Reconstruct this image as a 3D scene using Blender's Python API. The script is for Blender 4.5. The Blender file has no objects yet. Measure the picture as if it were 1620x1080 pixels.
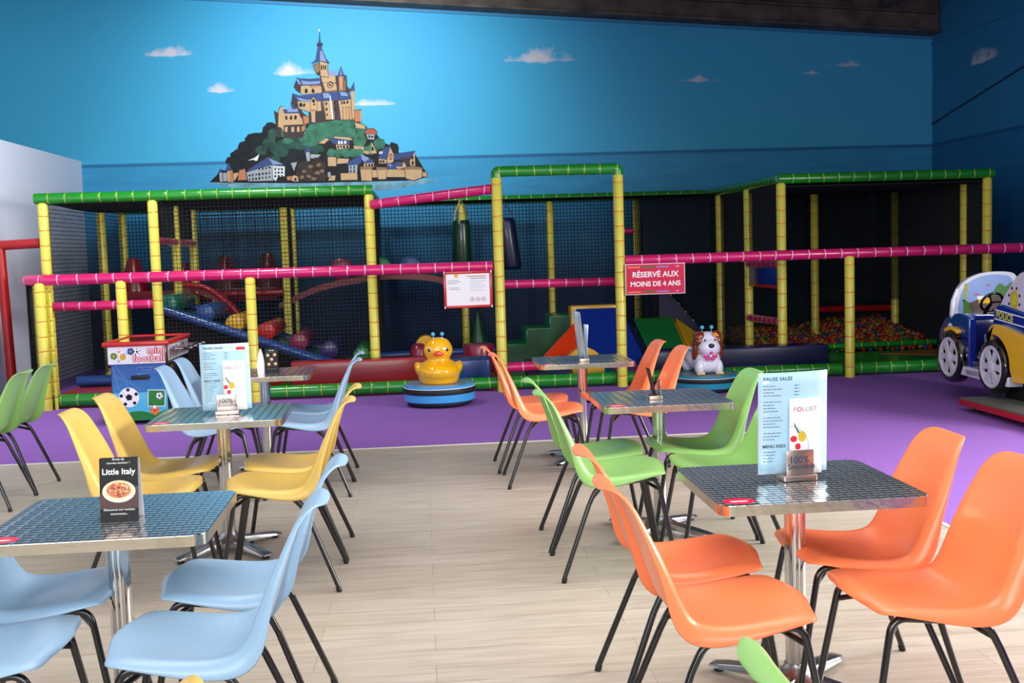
import bpy, bmesh, math, random
from mathutils import Vector, Matrix
PI = math.pi
random.seed(7)
SC = bpy.context.scene
COL = SC.collection

# ---------------------------------------------------------------- camera
def rot_axes(yaw, pitch, roll):
    cp, sp = math.cos(pitch), math.sin(pitch)
    F = Vector((0, cp, -sp)); U = Vector((0, sp, cp)); X = Vector((1, 0, 0))
    Z = Matrix.Rotation(-yaw, 3, 'Z')
    X, U, F = Z @ X, Z @ U, Z @ F
    return math.cos(roll)*X + math.sin(roll)*U, math.cos(roll)*U - math.sin(roll)*X, F
cx_, cu_, cf_ = rot_axes(0.0799, 0.0832, -0.0315)
cam_data = bpy.data.cameras.new('camera')
cam = bpy.data.objects.new('camera', cam_data); COL.objects.link(cam)
m = Matrix((cx_, cu_, -cf_)).transposed().to_4x4()
m.translation = Vector((0, 0, 1.5618)); cam.matrix_world = m
cam_data.sensor_width = 36.0
cam_data.lens = 1744.6/1620*36
cam_data.clip_end = 100
SC.camera = cam

# ---------------------------------------------------------------- world, lights, exposure
w = bpy.data.worlds.new('world'); SC.world = w; w.use_nodes = True
w.node_tree.nodes['Background'].inputs[0].default_value = (0.80, 0.90, 1.0, 1)
w.node_tree.nodes['Background'].inputs[1].default_value = 0.19
SC.view_settings.view_transform = 'Standard'
SC.view_settings.look = 'None'
SC.view_settings.gamma = 1.0
SC.view_settings.use_curve_mapping = False
SC.view_settings.exposure = -0.08

def area(name, loc, target, sx, sy, power, col=(1, 1, 1)):
    d = bpy.data.lights.new(name, 'AREA'); d.shape = 'RECTANGLE'; d.size = sx; d.size_y = sy
    d.energy = power; d.color = col
    o = bpy.data.objects.new(name, d); COL.objects.link(o); o.location = loc
    o.rotation_euler = (Vector(target) - Vector(loc)).to_track_quat('-Z', 'Y').to_euler()
    return o
# daylight from the shop front on the right and behind the camera
area('window_light_right', (7.3, 4.6, 2.5), (1.0, 3.2, 0.2), 4.5, 2.2, 960, (1.0, 0.99, 0.96))
area('window_light_back', (-1.5, -3.0, 2.7), (-1.2, 4.5, 0.4), 8.0, 2.4, 540, (0.95, 0.98, 1.0))
# ceiling luminaires: one over the tables, one row that washes the painted wall
area('ceiling_light_cafe', (0.2, 4.6, 4.22), (0.2, 4.6, 0), 4.0, 4.0, 170, (1.0, 0.98, 0.94))
area('fill_light_left', (-2.2, 10.6, 4.7), (-4.85, 12.4, 1.9), 1.2, 1.2, 200, (0.95, 0.97, 1.0))  # unseen fill lamp, added to brighten the left wall
sd = bpy.data.lights.new('mural_spotlight', 'SPOT'); sd.energy = 640; sd.spot_size = math.radians(104); sd.spot_blend = 0.85; sd.shadow_soft_size = 0.15; sd.color = (0.97, 0.99, 1.0)
so = bpy.data.objects.new('mural_spotlight', sd); COL.objects.link(so); so.location = (-0.9, 13.0, 4.9)
so.rotation_euler = (Vector((-0.9, 16.6, 3.9)) - so.location).to_track_quat('-Z', 'Y').to_euler()

# ---------------------------------------------------------------- materials
def lin(c):
    return tuple(((v/255.0)/12.92 if v/255.0 <= 0.04045 else ((v/255.0+0.055)/1.055)**2.4) for v in c) + (1.0,)
MATS = {}
def nmat(name):
    mt = bpy.data.materials.new(name); mt.use_nodes = True; MATS[name] = mt
    return mt, mt.node_tree.nodes, mt.node_tree.links, mt.node_tree.nodes['Principled BSDF']
def pmat(name, col, rough=0.5, metal=0.0, spec=0.5, coat=0.0, var=0.0, vscale=8.0, bump=0.0, bscale=60.0, sheen=0.0, sss=0.0):
    mt, N, L, b = nmat(name)
    b.inputs['Base Color'].default_value = lin(col); b.inputs['Roughness'].default_value = rough
    b.inputs['Metallic'].default_value = metal; b.inputs['Specular IOR Level'].default_value = spec
    b.inputs['Coat Weight'].default_value = coat; b.inputs['Coat Roughness'].default_value = 0.08
    if sss:
        b.inputs['Subsurface Weight'].default_value = sss; b.inputs['Subsurface Radius'].default_value = (.02, .02, .02)
        b.inputs['Subsurface Scale'].default_value = 1.0
    tc = N.new('ShaderNodeTexCoord')
    nz = N.new('ShaderNodeTexNoise'); nz.inputs['Scale'].default_value = vscale; nz.inputs['Detail'].default_value = 4
    L.new(tc.outputs['Object'], nz.inputs['Vector'])
    if var:
        hs = N.new('ShaderNodeHueSaturation'); mr = N.new('ShaderNodeMapRange')
        mr.inputs['To Min'].default_value = 1-var; mr.inputs['To Max'].default_value = 1+var
        L.new(nz.outputs['Fac'], mr.inputs['Value']); L.new(mr.outputs['Result'], hs.inputs['Value'])
        hs.inputs['Color'].default_value = lin(col); L.new(hs.outputs['Color'], b.inputs['Base Color'])
    if bump:
        n2 = N.new('ShaderNodeTexNoise'); n2.inputs['Scale'].default_value = bscale; n2.inputs['Detail'].default_value = 3
        L.new(tc.outputs['Object'], n2.inputs['Vector'])
        bp = N.new('ShaderNodeBump'); bp.inputs['Strength'].default_value = bump; bp.inputs['Distance'].default_value = 0.004
        L.new(n2.outputs['Fac'], bp.inputs['Height']); L.new(bp.outputs['Normal'], b.inputs['Normal'])
    return mt
def math_node(N, L, op, a, b=None, clamp=False):
    n = N.new('ShaderNodeMath'); n.operation = op; n.use_clamp = clamp
    for i, v in enumerate((a, b)):
        if v is None: continue
        if isinstance(v, (int, float)): n.inputs[i].default_value = v
        else: L.new(v, n.inputs[i])
    return n.outputs[0]
def pad_mat(name, col, line, axis, spacing, rough=0.28):
    """padded vinyl sleeve with welded rings across it every so often"""
    mt, N, L, b = nmat(name)
    g = N.new('ShaderNodeNewGeometry'); s = N.new('ShaderNodeSeparateXYZ'); L.new(g.outputs['Position'], s.inputs[0])
    nz = N.new('ShaderNodeTexNoise'); nz.inputs['Scale'].default_value = 1.7
    L.new(g.outputs['Position'], nz.inputs['Vector'])
    v = math_node(N, L, 'ADD', s.outputs[axis], math_node(N, L, 'MULTIPLY', nz.outputs['Fac'], 0.09))
    f = math_node(N, L, 'FRACT', math_node(N, L, 'DIVIDE', v, spacing))
    k = math_node(N, L, 'LESS_THAN', f, 0.010/spacing)
    mx = N.new('ShaderNodeMix'); mx.data_type = 'RGBA'
    mx.inputs[6].default_value = lin(col); mx.inputs[7].default_value = lin(line)
    L.new(k, mx.inputs[0]); L.new(mx.outputs[2], b.inputs['Base Color'])
    d = math_node(N, L, 'ABSOLUTE', math_node(N, L, 'SUBTRACT', f, 0.5))
    h = math_node(N, L, 'MULTIPLY', math_node(N, L, 'POWER', d, 6.0), -40.0)
    bp = N.new('ShaderNodeBump'); bp.inputs['Strength'].default_value = 0.8; bp.inputs['Distance'].default_value = 0.012
    L.new(h, bp.inputs['Height']); L.new(bp.outputs['Normal'], b.inputs['Normal'])
    b.inputs['Roughness'].default_value = rough; b.inputs['Coat Weight'].default_value = 0.3; b.inputs['Coat Roughness'].default_value = 0.15
    return mt

YEL = (216, 206, 76); YLN = (222, 120, 40); PNK = (205, 30, 105); GRN = (28, 132, 36); RED = (190, 24, 40)
for ax, nm in ((0, 'x'), (1, 'y'), (2, 'z')):
    pad_mat('pad_pink_'+nm, PNK, (245, 205, 225), ax, 0.19)
    pad_mat('pad_green_'+nm, GRN, (170, 200, 60), ax, 0.185)
    pad_mat('pad_yellow_'+nm, YEL, YLN, ax, 0.165, 0.38)
    pad_mat('pad_red_'+nm, (150, 18, 28), (120, 14, 20), ax, 0.3)
pmat('pole_red', (165, 16, 22), 0.35, bump=.1)
pmat('pole_blue', (28, 72, 140), 0.3, coat=.3)
pmat('net', (17, 23, 29), 0.85)
pmat('vinyl_red', (190, 26, 22), 0.28, coat=.25, var=.06, bump=.15, bscale=12)
pmat('vinyl_darkred', (120, 12, 22), 0.3, coat=.2, var=.08, bump=.15, bscale=10)
pmat('vinyl_orange', (228, 62, 22), 0.2, coat=.5, bump=.2, bscale=9)
pmat('vinyl_blue', (20, 50, 150), 0.3, coat=.25, var=.06, bump=.12, bscale=10)
pmat('vinyl_navy', (18, 26, 62), 0.35, coat=.15, var=.06, bump=.12, bscale=10)
pmat('vinyl_steelblue', (28, 62, 120), 0.3, coat=.25, bump=.12, bscale=10)
pmat('vinyl_green', (24, 124, 44), 0.3, coat=.25, var=.06, bump=.15, bscale=10)
pmat('vinyl_teal', (18, 118, 92), 0.3, coat=.25, bump=.15, bscale=10)
pmat('vinyl_dkgreen', (16, 78, 40), 0.35, coat=.1, bump=.15, bscale=10)
pmat('vinyl_yellow', (222, 168, 28), 0.3, coat=.25, var=.05, bump=.12, bscale=10)
pmat('vinyl_maroon', (130, 22, 60), 0.3, coat=.25, bump=.12, bscale=10)
pmat('vinyl_purple', (48, 28, 96), 0.3, coat=.25, bump=.12, bscale=10)
pmat('panel_black', (9, 10, 14), 0.7, spec=.2)
pmat('ink_lilac', (130, 130, 190), .4)
pmat('vinyl_pink', (196, 40, 100), 0.3, coat=.25, bump=.12, bscale=10)
pmat('lacing', (215, 165, 60), 0.5)
pmat('black_steel', (13, 12, 14), 0.22, coat=.4)
pmat('black_plastic', (14, 14, 15), 0.45)
pmat('rubber', (16, 16, 17), 0.6)
pmat('chair_blue', (146, 178, 206), 0.33, var=.015, bump=.03, bscale=300, sss=.08)
pmat('chair_yellow', (212, 178, 90), 0.33, var=.015, bump=.03, bscale=300, sss=.08)
pmat('chair_green', (136, 184, 102), 0.33, var=.015, bump=.03, bscale=300, sss=.08)
pmat('chair_orange', (250, 132, 82), 0.30, var=.015, bump=.03, bscale=300, sss=.08)
pmat('chrome', (205, 203, 200), 0.12, metal=1.0)
pmat('cast_alu', (168, 168, 170), 0.28, metal=1.0)
pmat('brushed_steel', (188, 170, 160), 0.3, metal=1.0)
pmat('white_paper', (232, 232, 236), 0.35)
pmat('menu_blue', (172, 212, 234), 0.12, coat=.6)
pmat('ink', (52, 66, 84), 0.4)
pmat('ink_black', (14, 14, 15), 0.5, spec=.3)
pmat('ink_pink', (214, 70, 110), 0.4)
pmat('ink_red', (205, 36, 48), 0.4)
pmat('ink_white', (240, 240, 240), 0.4)
pmat('ink_grey', (150, 152, 158), 0.4)
pmat('sticker_red', (206, 22, 66), 0.3)
pmat('white_gloss', (232, 232, 236), 0.12, coat=.6)
pmat('glass_dark', (40, 46, 52), 0.06, coat=1.0)

# ---------------------------------------------------------------- object helpers
def setp(o, label=None, cat=None, group=None, kind=None):
    if label: o['label'] = label
    if cat: o['category'] = cat
    if group: o['group'] = group
    if kind: o['kind'] = kind
    return o
def empty(name, loc=(0, 0, 0), rz=0.0, label=None, cat=None, group=None):
    o = bpy.data.objects.new(name, None); COL.objects.link(o)
    o.location = loc; o.rotation_euler = (0, 0, rz); o.empty_display_size = .1
    return setp(o, label, cat, group)
def kids(o): return list(o.children)
def copy_tree(o, parent=None):
    c = o.copy(); COL.objects.link(c)
    if parent is not None: c.parent = parent
    for ch in kids(o): copy_tree(ch, c)
    return c
def catmull(pts, n):
    P = [Vector(p) for p in pts]; P = [2*P[0]-P[1]] + P + [2*P[-1]-P[-2]]
    out = []
    for i in range(1, len(P)-2):
        for k in range(n):
            t = k/n
            out.append(0.5*((2*P[i]) + (P[i+1]-P[i-1])*t + (2*P[i-1]-5*P[i]+4*P[i+1]-P[i+2])*t*t + (3*P[i]-P[i-1]-3*P[i+1]+P[i+2])*t**3))
    out.append(P[-2]); return out
def fillet(pts, rad, n=5):
    P = [Vector(p) for p in pts]; out = [P[0]]
    for i in range(1, len(P)-1):
        a, b, c = P[i-1], P[i], P[i+1]
        r = rad[i] if isinstance(rad, (list, tuple)) else rad
        d1 = (a-b); d2 = (c-b); l = min(r, d1.length*.49, d2.length*.49)
        p1 = b+d1.normalized()*l; p2 = b+d2.normalized()*l
        for k in range(n+1):
            t = k/n; out.append((1-t)**2*p1+2*t*(1-t)*b+t*t*p2)
    out.append(P[-1]); return out
class G:
    def __init__(s): s.bm = bmesh.new(); s.mats = []; s.mi = 0
    def m(s, name):
        if name not in s.mats: s.mats.append(name)
        s.mi = s.mats.index(name); return s
    def merge(s, t, M=None):
        if M is not None: bmesh.ops.transform(t, matrix=M, verts=t.verts)
        for f in t.faces: f.material_index = s.mi
        me = bpy.data.meshes.new('tmp'); t.to_mesh(me); s.bm.from_mesh(me); bpy.data.meshes.remove(me); t.free(); return s
    def box(s, x0, x1, y0, y1, z0, z1, bev=0.0, seg=2, M=None):
        t = bmesh.new(); bmesh.ops.create_cube(t, size=1.0)
        for v in t.verts: v.co = Vector(((x0+x1)/2+v.co.x*(x1-x0), (y0+y1)/2+v.co.y*(y1-y0), (z0+z1)/2+v.co.z*(z1-z0)))
        if bev: bmesh.ops.bevel(t, geom=list(t.edges), offset=bev, segments=seg, profile=.5, affect='EDGES')
        return s.merge(t, M)
    def tube(s, pts, r, seg=10, closed=False, caps=True):
        P = [Vector(p) for p in pts]; n = len(P); bm = s.bm; rings = []
        up = None
        for i in range(n):
            if closed: d = P[(i+1) % n]-P[i-1]
            else: d = P[min(i+1, n-1)]-P[max(i-1, 0)]
            if d.length < 1e-9: d = Vector((0, 0, 1))
            d.normalize()
            if up is None:
                up = Vector((0, 0, 1)) if abs(d.z) < .9 else Vector((1, 0, 0))
            up = (up-d*up.dot(d))
            if up.length < 1e-6: up = d.orthogonal()
            up.normalize(); sd = d.cross(up)
            rr = r[i] if isinstance(r, (list, tuple)) else r
            rings.append([bm.verts.new(P[i]+(up*math.cos(2*PI*k/seg)+sd*math.sin(2*PI*k/seg))*rr) for k in range(seg)])
        for i in range(n if closed else n-1):
            a, b = rings[i], rings[(i+1) % n]
            for k in range(seg):
                f = bm.faces.new((a[k], b[k], b[(k+1) % seg], a[(k+1) % seg])); f.material_index = s.mi
        if caps and not closed:
            for rg, fl in ((rings[0], False), (rings[-1], True)):
                f = bm.faces.new(rg[::-1] if fl else rg); f.material_index = s.mi
        return s
    def lathe(s, prof, seg=32, M=None, cap=True):
        t = bmesh.new(); rings = []
        for r, z in prof:
            if r < 1e-5: rings.append([t.verts.new((0, 0, z))])
            else: rings.append([t.verts.new((r*math.cos(2*PI*k/seg), r*math.sin(2*PI*k/seg), z)) for k in range(seg)])
        for a, b in zip(rings, rings[1:]):
            for k in range(seg):
                k2 = (k+1) % seg
                if len(a) == 1 and len(b) == 1: continue
                if len(a) == 1: t.faces.new((a[0], b[k2], b[k]))
                elif len(b) == 1: t.faces.new((a[k], a[k2], b[0]))
                else: t.faces.new((a[k], a[k2], b[k2], b[k]))
        for rg, fl in ((rings[0], True), (rings[-1], False)):
            if cap and len(rg) > 1: t.faces.new(rg[::-1] if fl else rg)
        return s.merge(t, M)
    def cyl(s, p, q, r, seg=20, r2=None, bev=0.0):
        p, q = Vector(p), Vector(q); d = q-p; L_ = d.length; r2 = r if r2 is None else r2
        M = Matrix.Translation(p) @ d.to_track_quat('Z', 'Y').to_matrix().to_4x4()
        if bev: pr = [(0, 0), (r-bev, 0), (r-bev*.3, bev*.3), (r, bev), (r2, L_-bev), (r2-bev*.3, L_-bev*.3), (r2-bev, L_), (0, L_)]
        else: pr = [(r, 0), (r2, L_)]
        return s.lathe(pr, seg, M)
    def ell(s, c, rad, M=None, seg=20, rings=12):
        t = bmesh.new(); bmesh.ops.create_uvsphere(t, u_segments=seg, v_segments=rings, radius=1.0)
        R = Matrix.Translation(Vector(c)) @ (M.to_4x4() if M else Matrix.Identity(4)) @ Matrix.Diagonal((*rad, 1))
        return s.merge(t, R)
    def prism(s, poly, o, u, v, n, th):
        """2D outline poly in the plane (o,u,v) pulled th along n"""
        o, u, v, n = Vector(o), Vector(u), Vector(v), Vector(n).normalized()
        t = bmesh.new(); A = [t.verts.new(o+u*a+v*b) for a, b in poly]
        t.faces.new(A)
        if th:
            B = [t.verts.new(q.co+n*th) for q in A]; t.faces.new(B[::-1])
            for i in range(len(A)):
                j = (i+1) % len(A); t.faces.new((A[j], A[i], B[i], B[j]))
        bmesh.ops.recalc_face_normals(t, faces=t.faces)
        return s.merge(t)
    def text(s, txt, size, o, u, v, depth=.0006, align='CENTER', sp=1.0, bold=0.0):
        cu = bpy.data.curves.new('t', 'FONT'); cu.body = txt; cu.size = size; cu.align_x = align
        cu.extrude = depth/2; cu.resolution_u = 3; cu.space_character = sp; cu.offset = bold
        ob = bpy.data.objects.new('t', cu); me = ob.to_mesh()
        t = bmesh.new(); t.from_mesh(me); ob.to_mesh_clear()
        bpy.data.objects.remove(ob); bpy.data.curves.remove(cu)
        u, v = Vector(u).normalized(), Vector(v).normalized(); n = u.cross(v)
        M = Matrix((u, v, n)).transposed().to_4x4(); M.translation = Vector(o)+n*depth/2
        return s.merge(t, M)
    def build(s, name, parent=None, smooth=True, ang=40, mods=None, **p):
        me = bpy.data.meshes.new(name); s.bm.to_mesh(me); s.bm.free()
        for k in s.mats: me.materials.append(MATS[k])
        if smooth:
            for f in me.polygons: f.use_smooth = True
            try: me.set_sharp_from_angle(angle=math.radians(ang))
            except Exception: pass
        o = bpy.data.objects.new(name, me); COL.objects.link(o)
        if parent is not None: o.parent = parent
        for md in (mods or []):
            mm = o.modifiers.new(md[0], md[0])
            for k, v in md[1].items(): setattr(mm, k, v)
        return setp(o, **p)
def origin_to(o, loc):
    """move a free object's origin without moving its mesh"""
    d = Vector(loc)-o.location; o.data.transform(Matrix.Translation(-d)); o.location = Vector(loc); return o

# ================================================================ THE ROOM
# floor: oak boards in the cafe, purple carpet round it
mt, N, L, b = nmat('oak_boards')
tc = N.new('ShaderNodeNewGeometry')
br = N.new('ShaderNodeTexBrick'); br.inputs['Scale'].default_value = 1.0
br.inputs['Brick Width'].default_value = 1.25; br.inputs['Row Height'].default_value = 0.17
br.inputs['Mortar Size'].default_value = 0.0018; br.inputs['Mortar Smooth'].default_value = 0.3; br.offset = 0.37
br.inputs['Color1'].default_value = lin((186, 176, 162)); br.inputs['Color2'].default_value = lin((179, 168, 153)); br.inputs['Mortar'].default_value = lin((150, 138, 122))
L.new(tc.outputs['Position'], br.inputs['Vector'])
mp = N.new('ShaderNodeMapping'); mp.inputs['Scale'].default_value = (1.6, 16, 1); L.new(tc.outputs['Position'], mp.inputs['Vector'])
nz = N.new('ShaderNodeTexNoise'); nz.inputs['Scale'].default_value = 1.6; nz.inputs['Detail'].default_value = 7; nz.inputs['Distortion'].default_value = 0.8
L.new(mp.outputs[0], nz.inputs['Vector'])
cr = N.new('ShaderNodeValToRGB'); cr.color_ramp.elements[0].position = .32; cr.color_ramp.elements[0].color = (.80, .77, .74, 1); cr.color_ramp.elements[1].position = .62; cr.color_ramp.elements[1].color = (1, 1, 1, 1)
L.new(nz.outputs['Fac'], cr.inputs[0])
mx = N.new('ShaderNodeMix'); mx.data_type = 'RGBA'; mx.blend_type = 'MULTIPLY'; mx.inputs[0].default_value = 1.0
L.new(br.outputs['Color'], mx.inputs[6]); L.new(cr.outputs[0], mx.inputs[7]); L.new(mx.outputs[2], b.inputs['Base Color'])
b.inputs['Roughness'].default_value = 0.42
pmat('carpet', (143, 101, 178), 0.95, spec=.05, var=.12, vscale=160, bump=.5, bscale=500)
pmat('trim_white', (225, 222, 216), .4)
ED = [(-9, 8.85), (2.45, 8.85)] + [(2.45+.33*math.sin(a), 8.52+.33*math.cos(a)) for a in [PI/12*k for k in range(1, 6)]] + [(2.78, 8.5), (2.78, -4)]
g = G().m('oak_boards')
bm = g.bm
def flat(poly, z, mname):
    g.m(mname); vs = [bm.verts.new((x, y, z)) for x, y in poly]; f = bm.faces.new(vs); f.material_index = g.mi
    if f.normal.z < 0: f.normal_flip()
flat(ED + [(-9, -4)], 0.0, 'oak_boards')
flat(ED[::-1] + [(-9, 17), (9, 17), (9, -4)][0:], 0.0, 'carpet')
g.m('oak_boards').box(-9, 9, -4, 17, -.12, -.02)
bm.normal_update()
for f in bm.faces:
    if abs(f.normal.z) > .9 and f.calc_center_median().z > -.01 and f.normal.z < 0: f.normal_flip()
g.build('floor', smooth=False, kind='structure')
g = G().m('trim_white')
for i in range(len(ED)-1):
    a, c = Vector((*ED[i], 0)), Vector((*ED[i+1], 0)); d = (c-a).normalized(); s_ = Vector((-d.y, d.x, 0))*.013
    t = bmesh.new(); q = [t.verts.new(p) for p in (a-s_, c-s_, c+s_, a+s_)]; q2 = [t.verts.new(v.co+Vector((0, 0, .004))) for v in q]
    t.faces.new(q); t.faces.new(q2)
    for k in range(4): t.faces.new((q[k], q[(k+1) % 4], q2[(k+1) % 4], q2[k]))
    bmesh.ops.recalc_face_normals(t, faces=t.faces); g.merge(t)
g.build('trim_1', smooth=False, kind='structure')

# painted wall: sky, sea and soft clouds
WY = 16.6
HZ = 2.975          # painted horizon
CLOUDS = [(-3.49, 4.58, .42, .13), (-1.80, 4.30, .36, .17), (-2.83, 4.03, .30, .10), (-0.62, 3.80, .42, .10), (1.84, 4.43, .62, .18),
          (4.28, 4.04, .32, .075), (6.55, 4.22, .30, .075), (6.02, 4.10, .14, .05)]
def painted(name, ua, clouds, sky_hi, sky_lo, sea_hi, sea_lo):
    mt, N, L, b = nmat(name)
    gm = N.new('ShaderNodeNewGeometry'); sp = N.new('ShaderNodeSeparateXYZ'); L.new(gm.outputs['Position'], sp.inputs[0])
    U, Zc = sp.outputs[ua], sp.outputs[2]
    def ramp(v, z0, z1, c0, c1):
        mr = N.new('ShaderNodeMapRange'); mr.inputs['From Min'].default_value = z0; mr.inputs['From Max'].default_value = z1; L.new(v, mr.inputs[0])
        x = N.new('ShaderNodeMix'); x.data_type = 'RGBA'; x.inputs[6].default_value = lin(c0); x.inputs[7].default_value = lin(c1); L.new(mr.outputs[0], x.inputs[0]); return x.outputs[2]
    def mix(f, a, c, mode='MIX'):
        x = N.new('ShaderNodeMix'); x.data_type = 'RGBA'; x.blend_type = mode
        if isinstance(f, float): x.inputs[0].default_value = f
        else: L.new(f, x.inputs[0])
        for i, q in ((6, a), (7, c)):
            if isinstance(q, tuple): x.inputs[i].default_value = q
            else: L.new(q, x.inputs[i])
        return x.outputs[2]
    sky = ramp(Zc, 2.9, 5.3, sky_lo, sky_hi)
    sea = ramp(Zc, 0.9, 2.5, sea_lo, sea_hi)  # sea darkens downward, with the shade behind the nets painted in
    mp = N.new('ShaderNodeMapping'); mp.inputs['Scale'].default_value = (1.0, 1.0, 7.0); L.new(gm.outputs['Position'], mp.inputs[0])
    nz = N.new('ShaderNodeTexNoise'); nz.inputs['Scale'].default_value = 1.3; nz.inputs['Detail'].default_value = 6; L.new(mp.outputs[0], nz.inputs['Vector'])
    str_ = math_node(N, L, 'MULTIPLY', math_node(N, L, 'GREATER_THAN', nz.outputs['Fac'], 0.0), math_node(N, L, 'SUBTRACT', nz.outputs['Fac'], .42), True)
    sea = mix(math_node(N, L, 'MULTIPLY', str_, .7, True), sea, lin((22, 62, 118)))
    hl = math_node(N, L, 'SUBTRACT', 1.0, math_node(N, L, 'MULTIPLY', math_node(N, L, 'ABSOLUTE', math_node(N, L, 'SUBTRACT', Zc, HZ-.02)), 26.0), True)
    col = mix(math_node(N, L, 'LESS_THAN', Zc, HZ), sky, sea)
    col = mix(math_node(N, L, 'MULTIPLY', hl, .75, True), col, lin((24, 70, 128)))
    cn = N.new('ShaderNodeTexNoise'); cn.inputs['Scale'].default_value = 5.5; cn.inputs['Detail'].default_value = 7; L.new(gm.outputs['Position'], cn.inputs['Vector'])
    tot = None
    for (cx, cz, rx, rz) in clouds:
        du = math_node(N, L, 'DIVIDE', math_node(N, L, 'SUBTRACT', U, cx), rx)
        dz = math_node(N, L, 'DIVIDE', math_node(N, L, 'SUBTRACT', Zc, cz-rz*.45), rz*1.5)
        up = math_node(N, L, 'MAXIMUM', dz, math_node(N, L, 'MULTIPLY', dz, -4.5))
        # triangle-ish heap with a flat base
        r = math_node(N, L, 'ADD', math_node(N, L, 'ABSOLUTE', du), up)
        f = math_node(N, L, 'SUBTRACT', 1.0, r)
        tot = f if tot is None else math_node(N, L, 'MAXIMUM', tot, f)
    f = math_node(N, L, 'ADD', tot, math_node(N, L, 'MULTIPLY', math_node(N, L, 'SUBTRACT', cn.outputs['Fac'], .5), 2.0))
    f = math_node(N, L, 'MULTIPLY', math_node(N, L, 'SUBTRACT', f, .08), 1.5, True)
    gate = math_node(N, L, 'MULTIPLY', math_node(N, L, 'ADD', tot, .42), 2.5, True)
    f = math_node(N, L, 'MULTIPLY', f, gate)
    col = mix(math_node(N, L, 'MULTIPLY', f, .72), col, lin((226, 214, 216)))
    L.new(col, b.inputs['Base Color']); b.inputs['Roughness'].default_value = .55; b.inputs['Specular IOR Level'].default_value = .3
    return mt
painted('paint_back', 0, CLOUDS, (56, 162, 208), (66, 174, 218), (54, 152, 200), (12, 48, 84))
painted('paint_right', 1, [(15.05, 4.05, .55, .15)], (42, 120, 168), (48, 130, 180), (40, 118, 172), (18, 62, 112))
def slope(x): return 5.13 - .0665*x
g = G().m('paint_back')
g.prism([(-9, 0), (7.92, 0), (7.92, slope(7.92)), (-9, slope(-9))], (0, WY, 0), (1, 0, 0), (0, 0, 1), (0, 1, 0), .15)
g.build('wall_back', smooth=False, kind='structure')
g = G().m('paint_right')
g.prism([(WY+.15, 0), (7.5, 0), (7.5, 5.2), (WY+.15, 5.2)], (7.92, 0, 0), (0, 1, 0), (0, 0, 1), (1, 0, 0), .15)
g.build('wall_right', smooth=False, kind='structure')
pmat('wall_white', (226, 230, 246), .6, var=.02, vscale=2)
g = G().m('wall_white').box(-5.0, -4.85, 3.0, WY-.002, 0, 3.03)
g.build('wall_left', smooth=False, kind='structure')
# right wall: shadow edge modelled as a thin dark rod, and a seam
pmat('shadow_edge_dark', (24, 46, 66), .6)
g = G().m('shadow_edge_dark').cyl((7.905, 16.58, 3.28), (7.905, 14.0, 3.72), .012, 8); g.build('trim_shadow_edge', kind='structure')
g = G().m('paint_right').box(7.895, 7.92, 11, 16.58, 4.46, 4.50); g.build('trim_3', smooth=False, kind='structure')
# dark roof: sloping deck, wall plate girder and purlins
mt, N, L, b = nmat('roof_steel')
tcn = N.new('ShaderNodeTexCoord'); nz = N.new('ShaderNodeTexNoise'); nz.inputs['Scale'].default_value = 3; nz.inputs['Detail'].default_value = 6
L.new(tcn.outputs['Object'], nz.inputs['Vector'])
cr = N.new('ShaderNodeValToRGB'); cr.color_ramp.elements[0].position = .3; cr.color_ramp.elements[0].color = lin((58, 52, 48)); cr.color_ramp.elements[1].position = .7; cr.color_ramp.elements[1].color = lin((104, 94, 86))
L.new(nz.outputs['Fac'], cr.inputs[0]); L.new(cr.outputs[0], b.inputs['Base Color']); b.inputs['Roughness'].default_value = .75
pmat('roof_deck', (110, 106, 104), .8, var=.1)
pmat('ceiling_white', (196, 196, 194), .8)
def beamx(g, y0, y1, dz0, dz1, x0=-9, x1=7.9):
    t = bmesh.new(); vs = []
    for x in (x0, x1):
        for y, dz in ((y0, dz0), (y1, dz0), (y1, dz1), (y0, dz1)): vs.append(t.verts.new((x, y, slope(x)+dz)))
    for q in ((0, 1, 2, 3), (7, 6, 5, 4), (0, 4, 5, 1), (1, 5, 6, 2), (2, 6, 7, 3), (3, 7, 4, 0)): t.faces.new([vs[k] for k in q])
    bmesh.ops.recalc_face_normals(t, faces=t.faces); g.merge(t)
g = G().m('roof_steel'); beamx(g, WY-.26, WY+.15, 0.0, .56); beamx(g, WY-.34, WY-.26, .0, .03); beamx(g, WY-.34, WY-.26, .27, .3)
g.build('trim_4', smooth=False, kind='structure')
g = G().m('roof_deck'); beamx(g, -4, WY+.15, .52, .62, -9, 8.4)
g.build('ceiling', smooth=False, kind='structure')
g = G().m('ceiling_white').box(-9, 7.9, -4, 9.5, 4.30, 4.36); g.build('ceiling', smooth=False, kind='structure')
g = G().m('roof_steel')
for x in (-7, -4.5, -2, .5, 3.0, 5.2, 7.0):
    g.box(x-.06, x+.06, 6.0, WY+.1, slope(x)+.30, slope(x)+.53)
for y in (7.5, 10.5, 13.5): beamx(g, y-.05, y+.05, .38, .54)
g.build('trim_5', smooth=False, kind='structure')
pmat('paint_edge', (40, 128, 176), .6)
g = G().m('paint_edge'); beamx(g, WY-.03, WY-.001, -.05, -.005); g.build('trim_6', smooth=False, kind='structure')

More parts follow.
